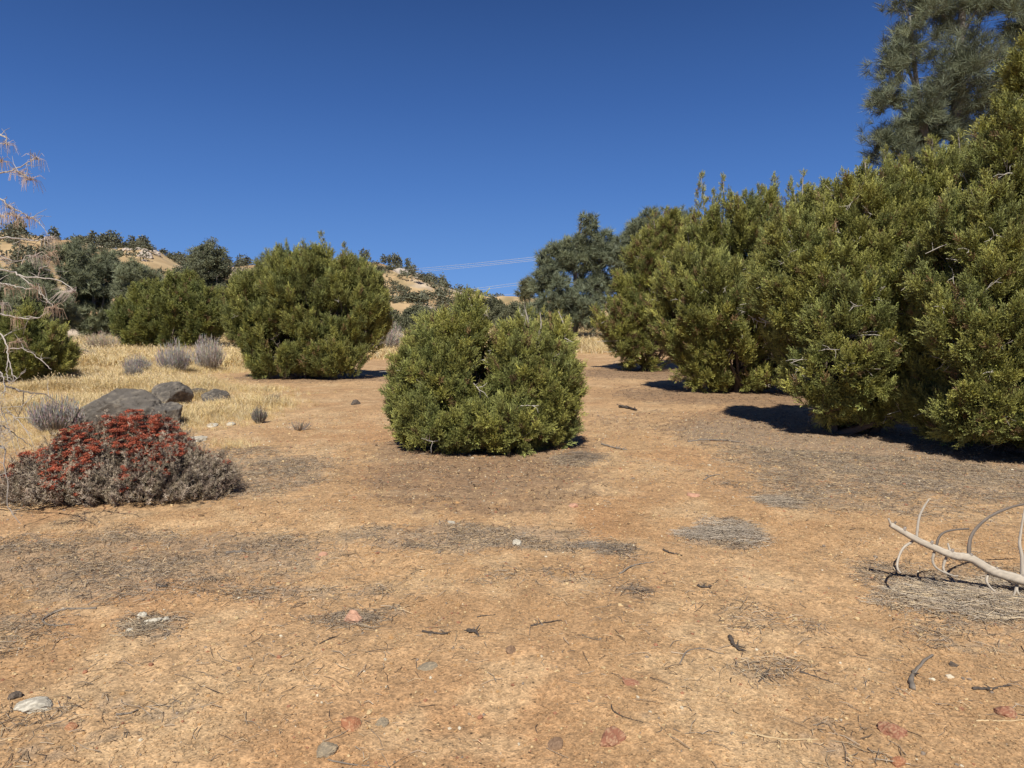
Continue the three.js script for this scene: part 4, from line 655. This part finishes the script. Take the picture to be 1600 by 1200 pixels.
// ---------------------------------------------------------------- single stones
const C = { terra: [[0.33, 0.14, 0.07], [0.42, 0.25, 0.135]], red: [[0.27, 0.115, 0.068], [0.38, 0.235, 0.14]], grey: [[0.23, 0.19, 0.135], [0.33, 0.26, 0.17]], white: [[0.4, 0.365, 0.295], [0.56, 0.52, 0.43]], brown: [[0.2, 0.125, 0.075], [0.27, 0.175, 0.11]], cream: [[0.58, 0.44, 0.26], [0.66, 0.54, 0.36]], dark: [[0.09, 0.07, 0.055], [0.14, 0.11, 0.085]], pink: [[0.47, 0.26, 0.17], [0.52, 0.31, 0.21]] };
[ // x, z, width, height ratio, depth ratio, colour, cuts, label
  [-0.858, -3.745, 0.085, 1.0, 0.8, 'pink', 6, 'upright pinkish stone in a nest of dry needles'],
  [-0.645, -2.746, 0.07, 0.65, 0.9, 'terra', 5, 'round terracotta stone in the bare foreground'],
  [-0.702, -2.582, 0.068, 0.6, 0.8, 'grey', 3, 'smooth oval grey stone at the lower front'],
  [-0.52, -2.76, 0.034, 0.8, 1.2, 'grey', 3, 'small grey stone right of the round terracotta one'],
  [0.376, -2.623, 0.092, 0.5, 0.75, 'red', 12, 'flat angular brick red stone front centre'],
  [1.47, -2.657, 0.078, 0.75, 0.9, 'red', 10, 'split brick red stone in the front right soil'],
  [-0.006, -3.343, 0.046, 0.7, 0.9, 'brown', 8, 'small reddish brown stone mid foreground'],
  [-1.989, -2.87, 0.11, 0.35, 0.8, 'white', 6, 'flat whitish grey stone at the lower left'],
  [0.036, -5.011, 0.062, 0.7, 0.9, 'white', 8, 'white stone on the grey needle band'],
  [0.53, -6.109, 0.072, 0.6, 0.9, 'pink', 9, 'pinkish stone to the right of the brown bush litter'],
  [1.646, -6.425, 0.09, 0.35, 0.9, 'pink', 8, 'flat pinkish stone in open dirt by the two needle mats'],
  [0.166, -2.632, 0.055, 0.4, 0.9, 'brown', 6, 'low grey brown stone left of the flat brick red one'],
  [2.001, -2.802, 0.058, 0.7, 0.9, 'red', 10, 'dark red stone at the far right front'],
  [1.396, -2.472, 0.042, 0.6, 0.9, 'terra', 5, 'orange stone at the bottom edge on the right'],
  [0.529, -3.011, 0.072, 0.22, 0.6, 'red', 6, 'flat red stone sunk flush in the soil'],
  [-1.305, -4.869, 0.05, 0.6, 0.9, 'pink', 6, 'small orange stone at the left of the needle band'],
  [-0.393, -3.209, 0.07, 0.22, 0.7, 'grey', 6, 'flat grey stone sunk in the middle foreground soil'],
  [-2.009, -3.796, 0.056, 0.5, 0.7, 'white', 6, 'white chip behind the long pale chip'],
  [-1.937, -3.729, 0.085, 0.3, 0.5, 'white', 7, 'long pale chip in the left white cluster'],
  [-1.875, -3.77, 0.043, 0.5, 0.8, 'white', 6, 'white chip at the right of the left white cluster'],
  [-1.985, -3.625, 0.03, 0.6, 0.9, 'white', 5, 'smallest white chip in front of the left cluster'],
  [-0.477, -5.543, 0.046, 0.6, 0.9, 'white', 6, 'small white stone above the needle band'],
  [-2.944, -13.528, 0.17, 0.7, 0.8, 'dark', 9, 'dark chunk lying on dirt beyond the middle bush'],
  [-4.22, -9.5, 0.24, 0.4, 0.9, 'white', 9, 'pale stone in short grass behind the red flowered shrub'],
  [-4.55, -10.9, 0.14, 0.5, 0.9, 'white', 8, 'left pale stone of the pair by the boulder'],
  [-4.32, -11.0, 0.12, 0.5, 0.9, 'white', 8, 'right pale stone of the pair by the boulder'],
  [2.033, -3.196, 0.032, 0.7, 0.9, 'dark', 6, 'small dark pebble below the fallen branch'],
  [-2.12, -2.95, 0.04, 0.8, 0.9, 'dark', 5, 'small dark stone left of the flat whitish one'],
  [-1.74, -2.72, 0.035, 0.7, 0.9, 'terra', 6, 'small rust stone right below the flat whitish one'],
].forEach(([x, z, w, hr, dr, c, cuts, label], i) => { const m = mesh('stone', rockGeo(560 + i, cuts + 3, 12, C[c][0], C[c][1], 0.1), M.stone, scene), s = w / 1.4; m.position.set(x, H(x, z) + s * hr * 0.08, z); m.scale.set(s, s * hr, s * dr); m.rotation.set(0.1, (i * 1.7) % 3, 0.1); tag(m, label, 'stone', 'loose stones on the dirt'); });

// ---------------------------------------------------------------- single sticks
const grey1 = [0.2, 0.17, 0.14], dk1 = [0.075, 0.06, 0.05], pale1 = [0.5, 0.38, 0.22];
[
  [[[-1.967, -4.842], [-1.885, -4.883], [-1.774, -4.883]], 0.012, grey1, 'short thick grey stick on the left needle band'],
  [[[-0.46, -3.578], [-0.391, -3.548], [-0.316, -3.548]], 0.007, dk1, 'dark stick left of the dark chunk mid foreground'],
  [[[-0.229, -3.571], [-0.197, -3.578], [-0.168, -3.519]], 0.011, dk1, 'stubby dark bent chunk of wood mid foreground'],
  [[[-2.323, -3.91], [-2.5, -3.87], [-2.53, -3.77], [-2.45, -3.7], [-2.31, -3.69]], 0.007, grey1, 'root curled into a hoop on the left dirt'],
  [[[1.722, -2.979], [1.771, -3.072], [1.864, -3.184], [1.988, -3.291]], 0.012, grey1, 'curved grey stick on the front right dirt'],
  [[[1.994, -2.995], [2.075, -3], [2.173, -3.022]], 0.008, dk1, 'dark thin stick right of the curved grey stick'],
  [[[1.092, -3.497], [1.085, -3.411], [1.09, -3.343]], 0.011, dk1, 'dark pointed wood chip standing by thin twigs'],
  [[[0.772, -3.196], [0.841, -3.323], [0.926, -3.357], [1.006, -3.31]], 0.004, grey1, 'thin arched twig left of the dark wood chip'],
  [[[0.902, -2.657], [1.019, -2.606], [1.158, -2.602]], 0.004, pale1, 'long pale straw at the lower front right'],
  [[[1.848, -2.746], [1.934, -2.741], [2.052, -2.746]], 0.004, pale1, 'pale straw by the right edge of the front dirt'],
  [[[1.147, -9.137], [1.272, -8.861], [1.41, -8.73]], 0.016, grey1, 'dark stick just right of the middle bush'],
  [[[1.997, -13.326], [2.167, -13.129], [2.222, -12.8]], 0.03, dk1, 'dark curved stick on the path beyond the bush'],
  [[[2.299, -9.33], [2.535, -9.43], [2.745, -9.281], [3.02, -9.232]], 0.014, grey1, 'long grey stick lying across the path on the right'],
  [[[1.047, -4.883], [1.091, -4.801], [1.145, -4.735]], 0.008, dk1, 'short dark stick left of the round needle mat'],
  [[[0.678, -4.429], [0.788, -4.559], [0.936, -4.633]], 0.007, grey1, 'slanting grey stick in the middle of the dirt'],
  [[[1.309, -3.154], [1.367, -3.119], [1.424, -3.072]], 0.005, dk1, 'thin dark stick at front right of centre'],
  [[[-0.192, -3.813], [-0.147, -3.822], [-0.091, -3.83]], 0.004, dk1, 'tiny dark twig in the centre foreground'],
  [[[-1.616, -2.812], [-1.574, -2.831], [-1.55, -2.865]], 0.005, grey1, 'small grey stick at the lower left'],
  [[[-2.145, -4.252], [-2.104, -4.231], [-2.083, -4.252]], 0.01, dk1, 'dark stub of wood at the front of the left band'],
  [[[0.1, -3.64], [0.169, -3.68], [0.265, -3.712]], 0.005, dk1, 'thin dark stick beside a cream pebble'],
  [[[-0.68, -2.534], [-0.559, -2.495], [-0.464, -2.487], [-0.399, -2.439]], 0.003, grey1, 'long thin twig trailing from the oval grey stone'],
  [[[1.081, -3.039], [1.133, -3.107], [1.188, -3.196]], 0.004, dk1, 'thin crooked twig behind the front right straw'],
  [[[-0.945, -3.425], [-0.912, -3.482], [-0.892, -3.533]], 0.004, dk1, 'short dark twig below the upright pinkish stone'],
  [[[0.411, -2.865], [0.411, -2.802], [0.448, -2.755], [0.518, -2.719]], 0.003, dk1, 'thin hooked twig behind the flat brick red stone'],
  [[[1.927, -7.134], [2.036, -7.252], [2.139, -7.312]], 0.008, grey1, 'small grey stick in the dirt beyond the needle mats'],
  [[[1.104, -4.169], [1.123, -4.129], [1.182, -4.149]], 0.008, dk1, 'small dark knob of wood in the open dirt'],
].forEach(([pl, r, c, label], i) => {
  const rng = RNG(1100 + i), m = new MB(), x0 = pl[0][0], z0 = pl[0][1], y0 = H(x0, z0);
  const pts = curve(pl.map(([x, z]) => [x - x0, H(x, z) - y0 + r * 0.7, z - z0]), 16); pts.forEach((p) => p.add(randDir(rng).multiplyScalar(r * 0.35)));
  m.tube(pts, r, r * 0.45, 7, c, 0.4, rng, 0.35);
  const k = 3 + (rng() * 3 | 0); for (let j = 0; j < k; j++) { const p = pts[3 + (rng() * 12 | 0)], e = p.clone().add(V((rng() - 0.5) * r * 9, r * (0.3 + 2 * rng()), (rng() - 0.5) * r * 9)); m.tube([p, e], r * 0.45, r * 0.2, 5, c, 0.3, rng); }
  const o = mesh('stick', m.geo(), M.wood, scene); o.position.set(x0, y0, z0); tag(o, label, 'stick', 'loose sticks on the dirt');
});

// ---------------------------------------------------------------- mats and heaps of twigs and needles
[ // x, z, rx, rz, count, rise, length, colours, label
  [1.57, -5.32, 0.4, 0.3, 1000, 0.03, 0.17, [[0.46, 0.39, 0.3], [0.27, 0.22, 0.17], [0.38, 0.33, 0.27]], 'round mat of grey dry needles in the open dirt'],
  [2.31, -6.2, 0.22, 0.3, 480, 0.025, 0.15, [[0.44, 0.37, 0.28], [0.27, 0.22, 0.17]], 'smaller mat of grey dry needles behind the round one'],
  [2.75, -4.0, 0.62, 0.36, 2600, 0.05, 0.2, [[0.6, 0.48, 0.32], [0.34, 0.27, 0.2], [0.45, 0.39, 0.31]], 'wide mat of straw coloured needles under the fallen branch'],
  [0.82, -8.3, 0.28, 0.3, 160, 0.07, 0.24, [[0.26, 0.21, 0.165], [0.17, 0.135, 0.1]], 'dark heap of twigs at the right foot of the middle bush'],
  [-0.83, -3.76, 0.19, 0.12, 120, 0.025, 0.15, [[0.4, 0.32, 0.23], [0.22, 0.175, 0.13]], 'nest of dry needles round the upright pinkish stone'],
  [0.75, -4.09, 0.13, 0.07, 40, 0.02, 0.13, [[0.18, 0.14, 0.11]], 'little dark twig heap in the middle dirt'],
  [0.77, -4.95, 0.15, 0.16, 45, 0.02, 0.15, [[0.17, 0.14, 0.115]], 'dark twig heap left of the round needle mat'],
  [-1.95, -3.68, 0.16, 0.12, 150, 0.02, 0.14, [[0.46, 0.37, 0.25], [0.28, 0.23, 0.17]], 'straw and twigs among the left white chips'],
  [0.55, -5.02, 0.2, 0.12, 90, 0.035, 0.18, [[0.24, 0.2, 0.16], [0.36, 0.31, 0.25]], 'dark twig heap at the right end of the needle band'],
  [2.95, -3.35, 0.45, 0.28, 420, 0.03, 0.24, [[0.6, 0.48, 0.33], [0.36, 0.3, 0.22]], 'loose straw tail in front of the wide needle mat'],
].forEach(([x, z, rx, rz, n, rise, len, cols, label], i) => {
  const rng = RNG(1200 + i), m = new MB(), y0 = H(x, z);
  for (let k = 0; k < n; k++) { const a = rng() * 6.28, q = rng() ** 0.7 * (0.45 + 1.0 * vn(Math.cos(a) * 1.7 + i * 7, Math.sin(a) * 1.7, 4)), cx = Math.cos(a) * q * rx, cz = Math.sin(a) * q * rz, d = rng() * 6.28, L = len * (0.35 + 0.8 * rng()) / 2, h = rise * (1 - q * 0.8) * rng() + 0.003, bow = (rng() - 0.5) * L * 0.6, c = cols[(rng() * cols.length) | 0], w = 0.65 + 0.7 * rng(), pts = [-1, 0, 1].map((s) => { const px = cx + Math.cos(d) * L * s + (s ? 0 : -Math.sin(d) * bow), pz = cz + Math.sin(d) * L * s + (s ? 0 : Math.cos(d) * bow); return V(px, Math.max(H(x + px, z + pz) - y0 + 0.002, h + H(x + px, z + pz) - y0 + s * 0.012 * (rng() - 0.5)), pz); }); m.tube(pts, 0.0017 * (0.6 + 0.7 * rng()), 0.0009, 3, c.map((v) => v * w), 0.2, rng); }
  const o = mesh('needle_heap', m.geo(), M.straw, scene); o.position.set(x, y0, z); tag(o, label, 'plant litter', 'heaps of dry litter', 'stuff');
});

// ---------------------------------------------------------------- loose litter, pebbles and crumbs too many to count
{
  const rng = RNG(1300), dn = V();
  const needle = (() => { const m = new MB(); m.tube([V(0, -0.5, 0), V(0.07, 0, 0.03), V(0, 0.5, 0)], 0.011, 0.009, 3, ONE, 0.1, RNG(3)); return m.geo(); })();
  const peb = (() => { const g = new THREE.IcosahedronGeometry(1, 1), p = g.attributes.position, c = []; for (let i = 0; i < p.count; i++) { const k = 0.78 + 0.44 * hash2(Math.round(p.getX(i) * 40), Math.round(p.getY(i) * 40 + p.getZ(i) * 90), 9); p.setXYZ(i, p.getX(i) * k, p.getY(i) * k * 0.7, p.getZ(i) * k); c.push(1, 1, 1); } g.setAttribute('color', new THREE.Float32BufferAttribute(c, 3)); g.computeVertexNormals(); return g; })();
  const at = (r0, r1) => { const r = Math.sqrt(mix(r0 * r0, r1 * r1, rng())), a = (rng() - 0.5) * 1.5; return [Math.sin(a) * r, -Math.cos(a) * r]; };
  const litter = [], pebbles = [], crumbs = [];
  const addNeedle = (x, z, c, len, thick) => { const a = rng() * 6.28, w = 0.65 + 0.7 * rng(); dn.set(Math.cos(a), (rng() - 0.5) * 0.16, Math.sin(a)).normalize(); litter.push({ m: place(V(x, H(x, z) + 0.004, z), dn, rng() * 6.28, V(thick, len, thick)), c: c.map((v) => v * w) }); };
  const cols = [[0.4, 0.33, 0.25], [0.27, 0.215, 0.16], [0.52, 0.4, 0.25], [0.13, 0.095, 0.07]];
  for (let k = 0; k < 260000; k++) { const [x, z] = at(2.0, 9.5), g = zone(greyLitter, x, z) * (0.25 + 1.1 * sm(0.35, 0.65, fbm(x * 3, z * 3, 3, 88))), sparse = 0.04 * sm(0.42, 0.7, fbm(x * 1.1, z * 1.1, 3, 89)) + 0.005; if (rng() > g * 0.75 + sparse || grassAmount(x, z) > 0.8) continue; addNeedle(x, z, cols[(rng() ** 1.2 * 4) | 0], 0.03 + 0.11 * rng() ** 2, 0.09 + 0.1 * rng()); }
  for (let k = 0; k < 70000; k++) { const [x, z] = at(5, 24), b = zone(brownLitter, x, z), g = zone(greyLitter, x, z); if (rng() > 0.65 * b + 0.5 * g + 0.03) continue; addNeedle(x, z, g > b ? cols[(rng() * 3) | 0] : [[0.16, 0.1, 0.06], [0.1, 0.065, 0.04], [0.26, 0.2, 0.14]][(rng() * 3) | 0], 0.02 + 0.045 * rng(), 0.15 + 0.2 * rng()); }
  for (let k = 0; k < 40000; k++) { const [x, z] = at(2.0, 13); if (grassAmount(x, z) > 0.7) continue; const far = Math.hypot(x, z) > 7, u = rng(), c = u < 0.42 ? [0.54, 0.4, 0.215] : u < 0.47 ? [0.6, 0.53, 0.4] : u < 0.72 ? [0.42, 0.25, 0.11] : u < 0.85 ? [0.25, 0.2, 0.155] : [0.32, 0.15, 0.085], s = (0.0022 + (rng() < 0.03 ? 0.012 * rng() : 0.006 * rng() ** 3)) * (far ? 1.15 : 1), w = 0.8 + 0.3 * rng(); pebbles.push({ m: place(V(x, H(x, z) + s * 0.3, z), UP, rng() * 6.28, V(s * (0.8 + 0.7 * rng()), s, s)), c: c.map((v) => v * w) }); }
  for (let k = 0; k < 95000; k++) { const [x, z] = at(2.0, 6.5); if (fbm(x * 1.3, z * 1.3, 3, 97) < 0.42 && rng() < 0.7) continue; const s = 0.0022 + 0.0065 * rng() ** 2.6, c = soilColor(x, z), w = 0.75 + 0.35 * rng(); crumbs.push({ m: place(V(x, H(x, z) + s * 0.2, z), UP, rng() * 6.28, V(s * (0.8 + 0.6 * rng()), s * 0.8, s)), c: c.map((v) => v * w) }); }
  tag(instanced('needle_litter', needle, M.straw, litter, scene), 'scattered dry needles and bark bits over the dirt', 'plant litter');
  tag(instanced('gravel', peb, M.stone, pebbles, scene), 'scattered cream and brown grit on the dirt', 'gravel');
  tag(instanced('soil_crumbs', peb, M.stone, crumbs, scene), 'loose crumbs of orange soil on the dirt', 'soil');
  console.log('litter', litter.length, 'pebbles', pebbles.length, 'crumbs', crumbs.length);
}

scene.traverse((o) => { if (o.isMesh) { o.castShadow = true; o.receiveShadow = true; } });
{ let tri = 0, inst = 0; scene.traverse((o) => { if (o.isInstancedMesh) inst += o.count; else if (o.isMesh) tri += (o.geometry.index ? o.geometry.index.count : o.geometry.attributes.position.count) / 3; }); console.log('triangles', tri | 0, 'copies', inst); }
renderer.render(scene, camera);
